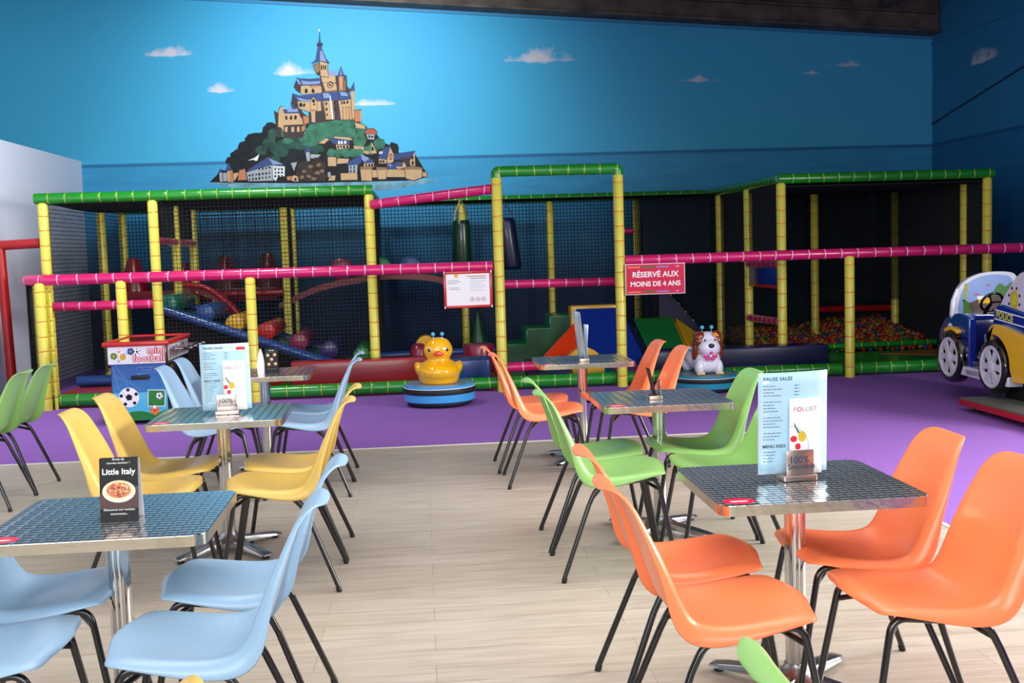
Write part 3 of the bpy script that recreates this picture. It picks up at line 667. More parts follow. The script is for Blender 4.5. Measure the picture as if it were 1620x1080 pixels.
# painted island: paint colour, outline in wall centimetres (x, z, x, z, ...)
MURAL = [
 ('dkrock', [-304,268,-292,279,-288,286,-278,284,-274,300,-263,306,-257,318,-250,323,-250,331,-239,336,-230,337,-223,339,-220,348,-210,353,-201,348,-153,359,-91,355,-80,348,-68,338,-56,330,-52,321,-40,316,-29,313,-26,303,-2,300,12,276,14,267,-16,263,-158,263,-229,265]),
 ('dkleaf', [-199,341,-200,336,-204,333,-208,330,-213,329,-217,331,-222,332,-225,336,-224,341,-223,346,-220,348,-217,352,-212,353,-208,350,-204,348,-201,345]),
 ('dkleaf', [-204,329,-207,325,-210,322,-214,320,-219,317,-225,320,-230,322,-232,326,-233,330,-232,334,-228,337,-224,339,-218,341,-213,339,-208,337,-204,333]),
 ('dkleaf', [-223,327,-223,323,-226,319,-231,318,-236,316,-241,317,-245,320,-247,324,-248,328,-248,332,-245,336,-240,337,-235,338,-229,338,-226,334,-224,331]),
 ('dkleaf', [-234,315,-237,312,-240,308,-243,305,-248,305,-254,306,-257,308,-262,311,-261,316,-260,320,-258,324,-253,326,-247,327,-242,326,-238,324,-235,320]),
 ('dkleaf', [-245,304,-245,299,-249,296,-254,294,-259,292,-264,293,-269,295,-271,300,-272,304,-272,309,-267,312,-263,315,-257,315,-251,316,-247,312,-244,309]),
 ('dkleaf', [-224,306,-225,300,-229,296,-234,292,-242,292,-249,293,-257,295,-260,301,-262,306,-258,312,-255,317,-248,320,-240,321,-234,319,-229,315,-224,311]),
 ('dkleaf', [-256,297,-258,294,-260,291,-264,289,-268,289,-272,289,-275,292,-278,294,-280,297,-278,301,-276,304,-271,304,-267,306,-264,304,-260,302,-259,300]),
 ('dkleaf', [-202,312,-204,307,-208,303,-214,299,-223,298,-230,301,-237,304,-241,308,-243,313,-240,318,-235,322,-229,325,-221,326,-213,326,-206,323,-201,318]),
 ('dkleaf', [-182,297,-188,293,-195,290,-202,287,-211,286,-222,286,-232,289,-237,294,-234,299,-236,303,-230,307,-220,308,-210,309,-199,310,-192,306,-187,302]),
 ('dkleaf', [-176,312,-176,306,-181,302,-187,298,-194,298,-201,300,-206,303,-210,308,-213,312,-211,318,-208,323,-200,325,-193,327,-185,326,-180,321,-174,317]),
 ('dkleaf', [-152,306,-153,301,-160,297,-166,293,-175,294,-184,295,-194,296,-198,302,-200,307,-197,313,-192,318,-182,319,-174,322,-165,320,-159,316,-153,312]),
 ('dkleaf', [-161,292,-165,288,-172,285,-179,282,-190,280,-200,283,-211,284,-213,289,-220,294,-218,298,-211,302,-200,305,-189,304,-178,304,-170,300,-161,297]),
 ('dkleaf', [-135,299,-134,294,-143,291,-149,289,-156,288,-166,287,-171,291,-176,295,-177,300,-174,304,-169,307,-163,309,-155,311,-147,311,-140,308,-134,304]),
 ('dkleaf', [-235,292,-235,287,-240,284,-245,282,-252,282,-259,281,-262,286,-267,288,-269,292,-267,297,-262,299,-257,302,-251,302,-245,301,-238,300,-236,296]),
 ('dkleaf', [-251,285,-252,281,-256,279,-260,277,-264,275,-268,277,-273,278,-276,281,-277,285,-273,289,-272,292,-268,294,-263,294,-259,293,-255,292,-254,288]),
 ('leaf', [-202,336,-202,333,-205,331,-206,328,-209,328,-212,329,-215,330,-216,333,-216,336,-215,339,-214,342,-211,343,-209,344,-206,343,-203,342,-202,339]),
 ('leaf', [-205,322,-205,319,-208,316,-211,315,-215,315,-219,315,-222,316,-223,319,-225,322,-224,325,-222,328,-218,329,-214,331,-211,328,-206,328,-206,324]),
 ('leaf', [-172,321,-171,317,-178,316,-183,314,-189,313,-196,313,-200,316,-204,318,-205,322,-202,325,-198,327,-194,328,-188,330,-181,330,-176,328,-171,325]),
 ('leaf', [-188,312,-188,308,-190,304,-195,302,-201,303,-207,302,-209,306,-212,309,-215,312,-212,316,-208,318,-205,321,-200,323,-195,322,-190,319,-188,315]),
 ('leaf', [-164,330,-166,327,-168,325,-172,323,-176,324,-180,324,-183,326,-187,328,-187,331,-184,333,-184,336,-180,337,-176,338,-171,338,-168,336,-167,333]),
 ('leaf', [-219,313,-220,310,-220,307,-224,306,-227,306,-231,306,-234,308,-234,310,-236,313,-234,316,-232,318,-229,319,-226,320,-224,318,-220,318,-219,315]),
 ('leaf', [-156,321,-157,317,-159,314,-165,313,-170,311,-175,313,-181,314,-183,318,-185,321,-182,325,-180,328,-175,330,-169,330,-163,330,-159,328,-158,324]),
 ('leaf', [-136,313,-136,309,-142,308,-146,306,-151,304,-156,306,-162,307,-164,310,-164,314,-165,317,-160,320,-156,321,-150,322,-145,320,-140,320,-138,316]),
 ('leaf', [-200,298,-201,296,-202,294,-205,294,-209,293,-212,293,-215,295,-217,296,-218,298,-216,300,-214,301,-212,303,-208,303,-205,302,-202,302,-200,300]),
 ('leaf', [-141,335,-143,332,-145,329,-150,327,-155,326,-161,326,-164,329,-166,332,-168,335,-166,338,-163,340,-160,344,-154,344,-149,342,-144,341,-139,338]),
 ('leaf2', [-180,325,-180,323,-183,322,-186,321,-188,320,-191,321,-194,322,-195,323,-195,325,-195,327,-194,329,-191,330,-188,329,-185,329,-182,328,-181,326]),
 ('leaf2', [-138,325,-141,322,-145,319,-149,317,-155,316,-162,317,-168,319,-168,322,-173,326,-171,330,-165,332,-161,334,-154,336,-147,335,-143,332,-141,328]),
 ('leaf2', [-135,342,-134,338,-137,335,-142,334,-147,334,-152,334,-157,336,-158,339,-162,342,-157,345,-156,349,-152,351,-146,351,-142,350,-137,348,-134,345]),
 ('leaf2', [-115,346,-117,342,-121,340,-125,338,-130,338,-136,338,-141,339,-143,343,-143,346,-141,350,-140,353,-135,354,-130,357,-124,355,-120,352,-115,350]),
 ('leaf2', [-99,336,-102,332,-106,330,-110,326,-116,325,-124,326,-128,329,-130,333,-133,337,-133,341,-127,344,-122,346,-116,346,-109,346,-105,343,-100,340]),
 ('leaf2', [-89,348,-90,345,-91,342,-95,340,-99,340,-103,341,-106,343,-108,345,-108,348,-109,351,-106,354,-103,357,-98,357,-95,355,-92,353,-87,351]),
 ('leaf2', [-88,336,-87,332,-92,330,-94,326,-100,327,-104,328,-109,328,-110,333,-111,336,-111,340,-108,344,-104,345,-99,346,-95,344,-90,343,-89,339]),
 ('leaf2', [-123,329,-123,326,-128,324,-132,323,-138,321,-145,322,-149,324,-152,327,-152,330,-152,333,-148,335,-145,339,-137,339,-131,338,-125,336,-123,332]),
 ('leaf2', [-73,324,-75,319,-77,316,-80,311,-84,310,-88,311,-90,316,-93,319,-92,324,-92,329,-89,332,-86,336,-82,337,-79,334,-76,332,-74,328]),
 ('leaf2', [-153,335,-153,332,-156,330,-160,329,-164,328,-168,328,-171,330,-174,332,-174,335,-172,338,-171,340,-167,341,-164,343,-160,342,-157,340,-153,338]),
 ('leaf2', [-106,350,-106,348,-110,347,-114,346,-118,345,-123,345,-127,346,-130,348,-129,351,-128,353,-127,356,-122,356,-118,356,-114,356,-109,355,-106,353]),
 ('leaf2', [-130,351,-131,349,-133,348,-136,346,-140,346,-143,347,-146,348,-149,349,-149,351,-149,353,-146,355,-143,356,-139,356,-135,356,-133,354,-130,353]),
 ('leaf2', [-190,336,-192,334,-193,332,-195,331,-197,331,-199,332,-202,333,-204,334,-204,336,-203,338,-201,339,-200,341,-197,341,-194,341,-192,339,-192,337]),
 ('leaf2', [-45,318,-47,315,-48,312,-51,311,-55,310,-58,310,-60,313,-61,316,-63,318,-63,322,-60,324,-57,326,-54,327,-51,325,-47,324,-47,321]),
 ('leaf2', [-58,309,-58,306,-61,304,-65,302,-70,302,-74,302,-77,304,-81,306,-81,309,-80,312,-76,314,-73,315,-69,316,-64,316,-60,314,-60,311]),
 ('leaf2', [-72,340,-71,337,-74,335,-76,333,-80,334,-83,334,-86,336,-87,338,-89,341,-88,343,-85,345,-83,348,-80,348,-76,347,-74,345,-71,343]),
 ('dkleaf', [-26,310,-27,307,-29,304,-31,302,-34,302,-38,302,-39,305,-41,307,-41,311,-40,314,-39,317,-37,320,-34,319,-31,318,-28,317,-27,314]),
 ('shade', [-206,370,-200,366,-195,375,-197,331,-203,331]),
 ('stone', [-199,369,-196,375,-192,375,-190,365,-167,365,-165,359,-162,335,-192,336,-197,345,-201,346]),
 ('roof', [-192,371,-167,370,-165,365,-190,365]),
 ('roofl', [-187,371,-176,372,-167,369,-170,367,-186,367]),
 ('shade', [-193,348,-161,349,-162,340,-166,329,-194,330]),
 ('stone', [-192,345,-187,346,-188,338,-191,338]),
 ('stone', [-182,345,-178,346,-178,338,-182,338]),
 ('stone', [-174,345,-170,346,-170,338,-174,338]),
 ('rust', [-167,346,-161,347,-163,340,-167,338]),
 ('dark', [-190,360,-189,362,-188,362,-187,360,-187,356,-190,356]),
 ('dark', [-183,360,-182,362,-181,362,-180,360,-180,356,-184,356]),
 ('dark', [-177,360,-176,362,-174,362,-173,360,-174,356,-177,356]),
 ('stoneD', [-167,368,-161,359,-160,347,-164,347,-165,356]),
 ('shade', [-176,383,-171,378,-167,368,-156,359,-148,378,-128,382,-120,353,-154,349,-168,359]),
 ('stone', [-171,383,-138,383,-137,368,-153,366,-167,371,-172,373]),
 ('roof', [-178,394,-166,390,-137,393,-131,382,-166,382,-171,383]),
 ('roofl', [-173,388,-157,384,-142,385,-152,382,-166,382]),
 ('shade', [-178,394,-171,383,-170,372,-176,372,-181,378]),
 ('dark', [-169,378,-168,380,-166,380,-164,378,-165,374,-169,374]),
 ('dark', [-163,378,-162,379,-161,379,-160,378,-161,374,-164,374]),
 ('roofl', [-185,372,-180,380,-176,372]),
 ('roof', [-181,378,-180,380,-175,372,-179,372]),
 ('stone', [-152,382,-148,388,-143,381,-144,368,-149,366,-153,368]),
 ('dark', [-150,383,-149,385,-147,385,-146,383,-146,380,-150,380]),
 ('dark', [-148,378,-148,379,-146,379,-146,378,-146,376,-149,376]),
 ('stone', [-153,368,-146,368,-147,351,-152,352]),
 ('rust', [-164,361,-153,359,-154,351,-163,349]),
 ('shade', [-156,366,-152,365,-152,350,-156,350]),
 ('shade', [-170,417,-165,406,-166,393,-172,397,-176,403]),
 ('stone', [-165,406,-136,406,-135,394,-164,392,-166,394]),
 ('rust', [-151,405,-137,405,-137,403,-150,402]),
 ('roof', [-170,416,-165,415,-151,413,-140,415,-133,409,-136,405,-164,405]),
 ('roofl', [-165,412,-151,410,-137,411,-138,407,-162,406]),
 ('roofl', [-172,414,-169,414,-165,407,-168,406]),
 ('dark', [-160,399,-158,400,-156,400,-156,399,-156,394,-160,394]),
 ('dark', [-150,398,-149,400,-147,400,-146,398,-146,394,-150,394]),
 ('stone', [-135,408,-122,410,-113,405,-112,396,-133,394]),
 ('stoneD', [-135,396,-111,398,-111,394,-133,393]),
 ('shade', [-139,429,-136,427,-133,407,-130,396,-135,394,-136,406]),
 ('stone', [-136,421,-112,417,-115,408,-134,409]),
 ('shade', [-118,405,-118,403,-120,401,-122,400,-124,400,-126,401,-127,403,-127,405,-127,407,-125,409,-123,410,-121,410,-119,409,-118,407]),
 ('stone', [-119,404,-120,403,-121,402,-122,401,-124,401,-125,402,-126,403,-126,405,-125,406,-125,407,-123,408,-122,408,-120,407,-120,406]),
 ('dark', [-121,404,-121,404,-122,403,-123,403,-124,403,-124,404,-125,405,-124,406,-123,406,-123,406,-122,406,-121,406]),
 ('roofl', [-126,427,-113,424,-112,417,-127,419]),
 ('stoneD', [-136,382,-112,383,-113,355,-130,355]),
 ('stone', [-133,383,-121,383,-120,355,-131,355]),
 ('shade', [-119,383,-112,384,-110,353,-118,354]),
 ('stone', [-112,384,-90,386,-89,354,-109,354]),
 ('rust', [-107,371,-106,373,-105,371,-105,355,-107,355]),
 ('rust', [-102,371,-101,373,-100,371,-101,355,-102,355]),
 ('rust', [-98,371,-97,373,-96,370,-96,355,-98,355]),
 ('rust', [-94,370,-93,373,-92,370,-92,354,-94,354]),
 ('roof', [-135,394,-112,395,-112,383,-134,382]),
 ('roofl', [-134,393,-125,393,-124,386,-133,386]),
 ('roof', [-111,393,-96,392,-94,384,-110,382]),
 ('roofl', [-108,394,-98,392,-98,388,-108,389]),
 ('dark', [-131,379,-130,380,-129,380,-128,379,-129,376,-131,376]),
 ('dark', [-131,371,-130,372,-129,372,-128,371,-128,368,-131,368]),
 ('dark', [-130,363,-130,364,-129,364,-128,362,-128,360,-130,360]),
 ('dark', [-119,379,-118,380,-117,380,-116,379,-117,376,-119,376]),
 ('dark', [-119,371,-118,372,-117,372,-116,371,-116,368,-119,368]),
 ('dark', [-108,380,-108,381,-106,381,-106,379,-106,376,-108,376]),
 ('dark', [-105,380,-104,381,-103,381,-102,380,-102,377,-105,377]),
 ('dark', [-100,380,-99,382,-98,382,-97,380,-98,377,-100,377]),
 ('white', [-124,390,-123,390,-122,382,-120,355,-122,355,-124,382]),
 ('shade', [-115,418,-98,418,-98,394,-113,395]),
 ('rust', [-110,418,-103,418,-104,396,-110,396]),
 ('stone', [-108,417,-106,417,-106,398,-108,398]),
 ('roof', [-111,418,-106,431,-102,418]),
 ('roofl', [-107,423,-106,429,-105,419,-108,419]),
 ('stoneD', [-102,412,-100,412,-100,396,-103,396]),
 ('roof', [-103,412,-100,420,-99,412]),
 ('shade', [-101,405,-94,398,-94,393,-100,393]),
 ('stone', [-93,395,-88,396,-89,357,-92,355,-93,376]),
 ('roof', [-95,396,-88,408,-88,396]),
 ('rust', [-89,367,-80,368,-79,351,-89,351]),
 ('stone', [-81,367,-79,367,-79,351,-81,350]),
 ('stone', [-89,350,-75,345,-74,340,-88,342]),
 ('shade', [-147,434,-135,438,-134,422,-140,418,-144,425]),
 ('stone', [-136,439,-125,437,-126,424,-124,416,-136,418,-136,427]),
 ('stoneD', [-146,433,-137,437,-137,425,-142,422]),
 ('dark', [-135,432,-135,434,-134,434,-133,432,-133,427,-135,427]),
 ('dark', [-132,432,-132,434,-131,434,-130,432,-131,427,-132,427]),
 ('dark', [-129,432,-129,434,-128,434,-127,432,-128,427,-130,427]),
 ('roof', [-149,436,-142,442,-138,457,-136,470,-135,481,-134,481,-134,469,-133,456,-127,443,-122,437,-126,437,-136,440]),
 ('roofl', [-136,440,-135,455,-132,453,-128,442,-127,438]),
 ('roofD', [-138,465,-132,465,-132,461,-139,461]),
 ('white', [-136,485,-134,485,-134,482,-136,482]),
 ('stone', [-144,321,-131,328,-128,326,-135,320]),
 ('stone', [-121,330,-98,328,-93,324,-119,326]),
 ('roof', [-126,327,-119,327,-99,324,-98,318,-117,318,-123,321]),
 ('stone', [-118,318,-99,317,-99,312,-117,311]),
 ('white', [-115,322,-114,324,-113,324,-112,322,-112,319,-115,319]),
 ('white', [-111,322,-110,324,-109,324,-108,322,-108,319,-111,319]),
 ('white', [-106,322,-105,324,-103,323,-103,322,-103,319,-106,319]),
 ('dark', [-116,316,-116,317,-114,317,-114,316,-114,313,-116,313]),
 ('dark', [-112,316,-111,317,-110,317,-110,316,-110,313,-112,313]),
 ('dark', [-108,316,-107,317,-106,317,-105,316,-105,312,-108,312]),
 ('dark', [-103,315,-102,317,-101,317,-100,315,-100,312,-103,312]),
 ('terra', [-58,335,-59,332,-61,330,-64,329,-68,330,-71,331,-74,333,-75,335,-74,337,-71,339,-68,340,-64,340,-61,339,-59,337]),
 ('grey', [-73,332,-61,332,-62,324,-71,325]),
 ('dark', [-70,329,-70,331,-68,330,-67,329,-68,327,-70,327]),
 ('dark', [-66,329,-65,330,-64,330,-63,329,-63,327,-66,327]),
 ('stone', [-93,316,-77,314,-78,309,-91,311]),
 ('leaf2', [-76,309,-66,321,-65,318,-72,307]),
 ('stone', [-69,304,-65,320,-59,304]),
 ('dark', [-66,312,-66,314,-64,314,-63,312,-63,308,-67,308]),
 ('stone', [-79,309,-69,307,-71,303,-78,305]),
 ('leaf2', [-120,306,-120,303,-122,301,-125,300,-127,300,-130,301,-132,303,-132,306,-131,309,-129,311,-127,313,-124,312,-121,311,-120,309]),
 ('leaf2', [-109,306,-109,303,-111,301,-114,299,-117,299,-119,301,-120,303,-121,306,-121,309,-119,311,-116,312,-113,312,-111,311,-109,308]),
 ('leaf2', [-98,305,-99,302,-100,300,-103,299,-106,299,-108,300,-110,303,-110,306,-110,309,-108,311,-105,312,-103,312,-100,311,-98,308]),
 ('leaf2', [-87,305,-88,302,-90,300,-92,299,-95,299,-98,300,-99,302,-100,305,-99,308,-97,311,-94,312,-92,312,-89,310,-88,308]),
 ('leaf2', [-78,305,-78,302,-80,300,-83,298,-86,298,-88,300,-90,302,-90,305,-89,308,-87,310,-85,312,-82,312,-80,310,-78,308]),
 ('stone', [-131,300,-119,300,-119,287,-131,287]),
 ('stone', [-117,298,-100,297,-102,291,-118,290]),
 ('roof', [-104,290,-94,296,-83,302,-82,292,-88,287,-101,287]),
 ('roof', [-83,304,-65,294,-63,290,-78,289]),
 ('roofl', [-83,304,-70,297,-77,292,-81,295]),
 ('grey', [-101,287,-88,288,-89,276,-101,276]),
 ('stone', [-78,290,-64,290,-64,284,-79,284]),
 ('dark', [-76,288,-76,290,-74,289,-74,288,-74,285,-76,285]),
 ('dark', [-72,288,-71,289,-70,289,-69,288,-69,284,-72,285]),
 ('dark', [-68,288,-67,289,-65,289,-65,288,-65,284,-68,284]),
 ('dark', [-99,285,-98,286,-97,286,-97,285,-97,282,-99,283]),
 ('dark', [-99,280,-99,281,-98,281,-97,280,-97,277,-99,277]),
 ('dark', [-94,285,-94,286,-92,286,-92,285,-92,282,-94,282]),
 ('dark', [-94,280,-94,281,-93,281,-92,280,-92,277,-95,277]),
 ('roof', [-56,299,-50,311,-39,314,-44,295,-56,296]),
 ('stone', [-44,294,-39,313,-34,301,-35,291,-44,288]),
 ('stone', [-56,296,-44,294,-46,289,-56,289]),
 ('dark', [-55,293,-54,294,-53,294,-52,293,-52,290,-55,290]),
 ('dark', [-51,293,-50,294,-49,294,-48,293,-48,290,-51,290]),
 ('white', [-55,306,-55,307,-54,307,-53,306,-54,303,-56,303]),
 ('white', [-52,306,-52,307,-51,307,-50,306,-51,303,-53,303]),
 ('rust', [-40,300,-39,302,-37,302,-37,300,-37,295,-40,295]),
 ('roof', [-34,303,-26,302,-24,294,-33,294]),
 ('roof', [-26,303,-3,306,-7,296,-17,291,-24,295]),
 ('shade', [-25,296,-7,297,-7,285,-19,286]),
 ('stone', [-3,305,-3,282,-10,284,-11,291]),
 ('dark', [-8,298,-7,299,-6,299,-5,298,-5,294,-8,294]),
 ('dark', [-8,290,-7,292,-6,292,-5,290,-5,286,-8,286]),
 ('roof', [-45,289,-33,288,-29,280,-43,280]),
 ('roofl', [-44,288,-38,287,-39,283]),
 ('stone', [-33,286,-19,290,-15,282,-29,280]),
 ('roof', [-32,291,-22,290,-23,284,-32,285]),
 ('stone', [-113,276,-89,276,-89,266,-113,266]),
 ('stone', [-128,273,-121,273,-122,266,-132,266]),
 ('grey', [-132,278,-128,278,-128,271,-132,271]),
 ('stone', [-70,280,-56,279,-59,269,-70,269]),
 ('stone', [-46,280,-15,279,-15,268,-46,269]),
 ('stone', [7,275,14,274,13,268,8,268]),
 ('stone', [-84,283,-67,284,-68,264,-83,265]),
 ('stoneD', [-84,285,-66,285,-67,281,-84,281]),
 ('stone', [-60,282,-45,282,-47,266,-58,266]),
 ('stoneD', [-61,284,-45,283,-45,280,-60,280]),
 ('stone', [-19,280,-7,282,7,279,6,267,-6,263,-17,266]),
 ('stoneD', [-20,282,-7,284,8,281,7,278,-8,280,-19,279]),
 ('roof', [-247,285,-228,296,-218,302,-195,290,-194,288,-211,290,-246,281]),
 ('roofl', [-217,301,-197,292,-211,291]),
 ('grey', [-250,281,-212,291,-211,268,-248,268]),
 ('whiteg', [-212,290,-194,288,-195,274,-205,273,-208,267,-212,271]),
 ('dark', [-232,286,-232,287,-230,287,-230,286,-230,284,-232,284]),
 ('dark', [-227,287,-227,288,-226,288,-225,287,-225,284,-227,284]),
 ('dark', [-222,287,-222,288,-221,288,-220,287,-220,285,-223,285]),
 ('dark', [-218,288,-217,289,-216,289,-215,288,-215,286,-218,286]),
 ('dark', [-247,277,-246,278,-245,278,-244,277,-244,275,-247,275]),
 ('dark', [-242,278,-241,279,-240,279,-240,278,-240,275,-242,275]),
 ('dark', [-237,278,-237,279,-235,279,-235,278,-235,276,-237,276]),
 ('dark', [-233,279,-232,280,-231,280,-230,278,-230,276,-233,276]),
 ('dark', [-228,279,-227,280,-226,280,-225,279,-225,277,-228,277]),
 ('dark', [-223,280,-222,280,-221,280,-220,279,-221,277,-223,277]),
 ('dark', [-218,280,-217,281,-216,281,-216,280,-216,278,-218,278]),
 ('dark', [-247,271,-246,272,-245,272,-245,271,-245,269,-247,269]),
 ('dark', [-242,272,-242,273,-240,273,-240,272,-240,269,-242,269]),
 ('dark', [-238,272,-237,273,-236,273,-235,272,-235,270,-238,270]),
 ('dark', [-233,273,-232,274,-231,274,-230,273,-231,270,-233,270]),
 ('dark', [-228,273,-227,274,-226,274,-226,273,-226,271,-228,271]),
 ('dark', [-223,274,-223,274,-221,274,-221,274,-221,271,-223,271]),
 ('dark', [-218,274,-218,275,-217,275,-216,274,-216,272,-218,272]),
 ('dark', [-209,286,-208,287,-207,286,-207,286,-207,283,-209,283]),
 ('dark', [-209,280,-209,281,-208,281,-207,280,-207,278,-209,278]),
 ('dark', [-210,275,-209,276,-208,276,-207,275,-207,273,-210,273]),
 ('dark', [-204,286,-204,286,-202,286,-202,285,-202,283,-204,283]),
 ('dark', [-205,280,-204,281,-203,281,-202,280,-202,278,-205,278]),
 ('dark', [-205,275,-204,276,-203,276,-202,275,-202,273,-205,273]),
 ('dark', [-200,285,-199,286,-198,286,-197,285,-197,283,-200,283]),
 ('dark', [-200,280,-199,281,-198,281,-197,280,-198,278,-200,278]),
 ('dark', [-200,275,-199,276,-198,276,-198,275,-198,273,-200,273]),
 ('rust', [-278,284,-270,285,-269,267,-277,267]),
 ('stone', [-278,283,-274,284,-274,268,-277,267]),
 ('roof', [-280,284,-275,295,-271,285]),
 ('grey', [-289,282,-285,283,-285,268,-289,269]),
 ('roof', [-290,282,-287,287,-285,282]),
 ('grey', [-284,281,-278,281,-278,269,-284,269]),
 ('stone', [-269,280,-260,281,-267,270,-269,270]),
 ('rust', [-260,284,-252,286,-250,270,-263,270]),
 ('white', [-247,298,-237,302,-230,307,-233,298,-236,297,-238,299]),
 ('grey', [-163,308,-157,309,-157,294,-161,291]),
 ('roof', [-165,308,-160,318,-155,309]),
 ('grey', [-185,293,-176,294,-181,281]),
 ('grey', [-156,305,-141,304,-146,299,-156,299]),
 ('rock', [-137,280,-137,275,-142,271,-147,268,-154,266,-162,265,-170,266,-176,270,-178,275,-178,280,-176,285,-175,291,-168,294,-160,295,-152,296,-147,291,-139,290,-134,285]),
 ('rock', [-134,287,-135,282,-139,280,-142,277,-146,276,-149,277,-154,276,-157,279,-157,284,-159,287,-159,292,-155,294,-153,298,-149,300,-144,300,-141,296,-138,294,-134,291]),
 ('rock', [-143,270,-148,268,-150,266,-155,265,-160,264,-165,265,-170,265,-176,266,-180,268,-180,271,-175,273,-175,275,-169,276,-165,278,-159,277,-153,276,-150,274,-145,273]),
 ('rock', [-133,272,-135,270,-136,268,-138,264,-142,265,-145,264,-148,266,-150,268,-151,270,-154,273,-152,276,-150,278,-147,279,-144,280,-141,280,-138,279,-136,277,-135,275]),
 ('rockl', [-163,280,-164,279,-166,278,-168,278,-169,280,-169,281,-168,283,-166,282,-164,282]),
 ('rockl', [-152,287,-154,286,-156,284,-158,285,-160,286,-160,288,-158,290,-156,289,-154,289]),
 ('rockl', [-156,273,-157,271,-159,270,-161,271,-163,272,-163,274,-161,275,-159,275,-158,274]),
 ('rockl', [-144,277,-144,275,-147,275,-149,276,-152,276,-151,278,-149,280,-146,281,-144,279]),
 ('rockl', [-140,289,-143,288,-144,286,-146,287,-149,288,-147,290,-146,292,-144,292,-142,291]),
 ('rockl', [-148,269,-150,267,-152,267,-154,267,-157,268,-156,270,-154,272,-152,271,-150,271]),
 ('rockl', [-137,280,-138,278,-140,277,-142,278,-143,279,-144,281,-142,282,-139,283,-137,282]),
 ('rockl', [-167,272,-167,270,-169,270,-171,269,-173,271,-172,273,-171,274,-168,275,-167,273]),
 ('stone', [-186,272,-181,275,-176,273,-175,266,-181,266,-186,268]),
 ('dark', [-181,270,-180,271,-178,271,-178,270,-178,267,-181,267]),
 ('rust', [-192,273,-185,274,-186,268,-191,268]),
 ('foam', [-304,268,-229,265,-143,263,-110,264,-13,262,11,266,31,261,-38,250,-158,249,-253,256,-293,264]),
]

# ================================================================ PAINTED ISLAND ON THE WALL (flat paint, one thing)
MC = dict(dark=(22, 22, 26), dkleaf=(20, 28, 34), dkrock=(20, 22, 26), foam=(104, 152, 172), grey=(148, 156, 164), leaf=(34, 72, 62), leaf2=(50, 106, 84), rock=(50, 40, 36),
          rockl=(120, 96, 74), roof=(50, 72, 122), roofD=(40, 48, 70), roofl=(122, 142, 182), rust=(176, 118, 84), shade=(58, 48, 50), stone=(184, 154, 116), stoneD=(134, 106, 80),
          terra=(168, 84, 62), white=(214, 214, 210), whiteg=(196, 204, 206))
for k, c in MC.items(): pmat('paint_'+k, c, .6, spec=.2, var=(.95 if k in ('leaf', 'leaf2', 'dkleaf', 'rock', 'foam') else .14), vscale=(11 if 'leaf' in k else 7))
g = G()
for i, (c, q) in enumerate(MURAL):
    if c == 'foam': g.m('paint_foam'); yy = WY-.002
    else: g.m('paint_'+c); yy = WY-.003-i*.00003
    if c in ('stone', 'stoneD', 'roof', 'roofD', 'grey', 'whiteg', 'rust', 'terra') :
        n_ = len(q)//2; mx_ = sum(q[0::2])/n_; mz_ = sum(q[1::2])/n_; t = bmesh.new(); vs = []
        for j in range(0, len(q), 2):
            dx, dz = q[j]-mx_, q[j+1]-mz_; l_ = max(math.hypot(dx, dz), .1); vs.append(t.verts.new(((q[j]+dx/l_*1.1)/100, yy+.000015, (q[j+1]+dz/l_*1.1)/100)))
        g.m('paint_shade'); f = t.faces.new(vs); f.normal_update()
        if f.normal.y > 0: f.normal_flip()
        bmesh.ops.triangulate(t, faces=t.faces); g.merge(t); g.m('paint_'+c)
    t = bmesh.new(); vs = [t.verts.new((q[j]/100, yy, q[j+1]/100)) for j in range(0, len(q), 2)]
    f = t.faces.new(vs); f.normal_update()
    if f.normal.y > 0: f.normal_flip()
    bmesh.ops.triangulate(t, faces=t.faces); g.merge(t)
g.build('wall_painting', smooth=False, label='painted rocky island with a spired stone abbey and village on the blue wall', cat='wall painting')
# distant painted rocks on the right hand wall
g = G().m('paint_dark')
for pts in ([(13.6, 2.02), (13.0, 2.18), (12.7, 2.06), (13.0, 2.0)], [(12.9, 2.2), (12.5, 2.26), (12.4, 2.16)], [(13.9, 1.5), (12.8, 1.86), (12.2, 1.98), (11.2, 2.0), (10.5, 1.9), (10.5, 1.2), (13.9, 1.2)]):
    t = bmesh.new(); f = t.faces.new([t.verts.new((7.916, y, z)) for y, z in pts]); f.normal_update()
    if f.normal.x > 0: f.normal_flip()
    g.merge(t)
g.build('wall_painting', smooth=False, label='dark painted rocks on the blue side wall at the far right', cat='wall painting')

# ================================================================ THINGS INSIDE THE PLAY FRAME
def T(g, name, label, cat, group=None, **k):
    return g.build(name, None, label=label, cat=cat, group=group, **k)
# --- foam floor mats
def mat_(poly, mn, label, z1=.10, extra=None):
    g = G().m(mn); g.prism(poly, (0, 0, .0), X, Y_, Z_, z1)
    if extra:
        g.m(extra[0]).prism(extra[1], (0, 0, z1), X, Y_, Z_, .003)
    return T(g, 'foam_mat', label, 'mat', 'coloured foam floor mats', smooth=False)
def rc(x0, x1, y0, y1): return [(x0, y0), (x1, y0), (x1, y1), (x0, y1)]
mat_(rc(-4.1, -2.32, 12.28, 13.27), 'vinyl_orange', 'red orange floor mat behind the football machine')
mat_(rc(-4.1, -2.32, 13.43, 16.0), 'vinyl_navy', 'dark blue floor mat deep in the left netted bay')
mat_(rc(-2.30, -1.5, 12.28, 13.2), 'vinyl_red', 'red floor mat with a green corner left of the long red cushion', extra=('vinyl_green', [(-1.85, 12.29), (-1.51, 12.29), (-1.51, 13.1)]))
mat_(rc(-2.30, -.6, 13.22, 16.0), 'vinyl_navy', 'dark floor mat under the roller slide')
mat_(rc(-1.48, .82, 12.28, 13.2), 'vinyl_orange', 'red orange floor mat behind the yellow duck ride')
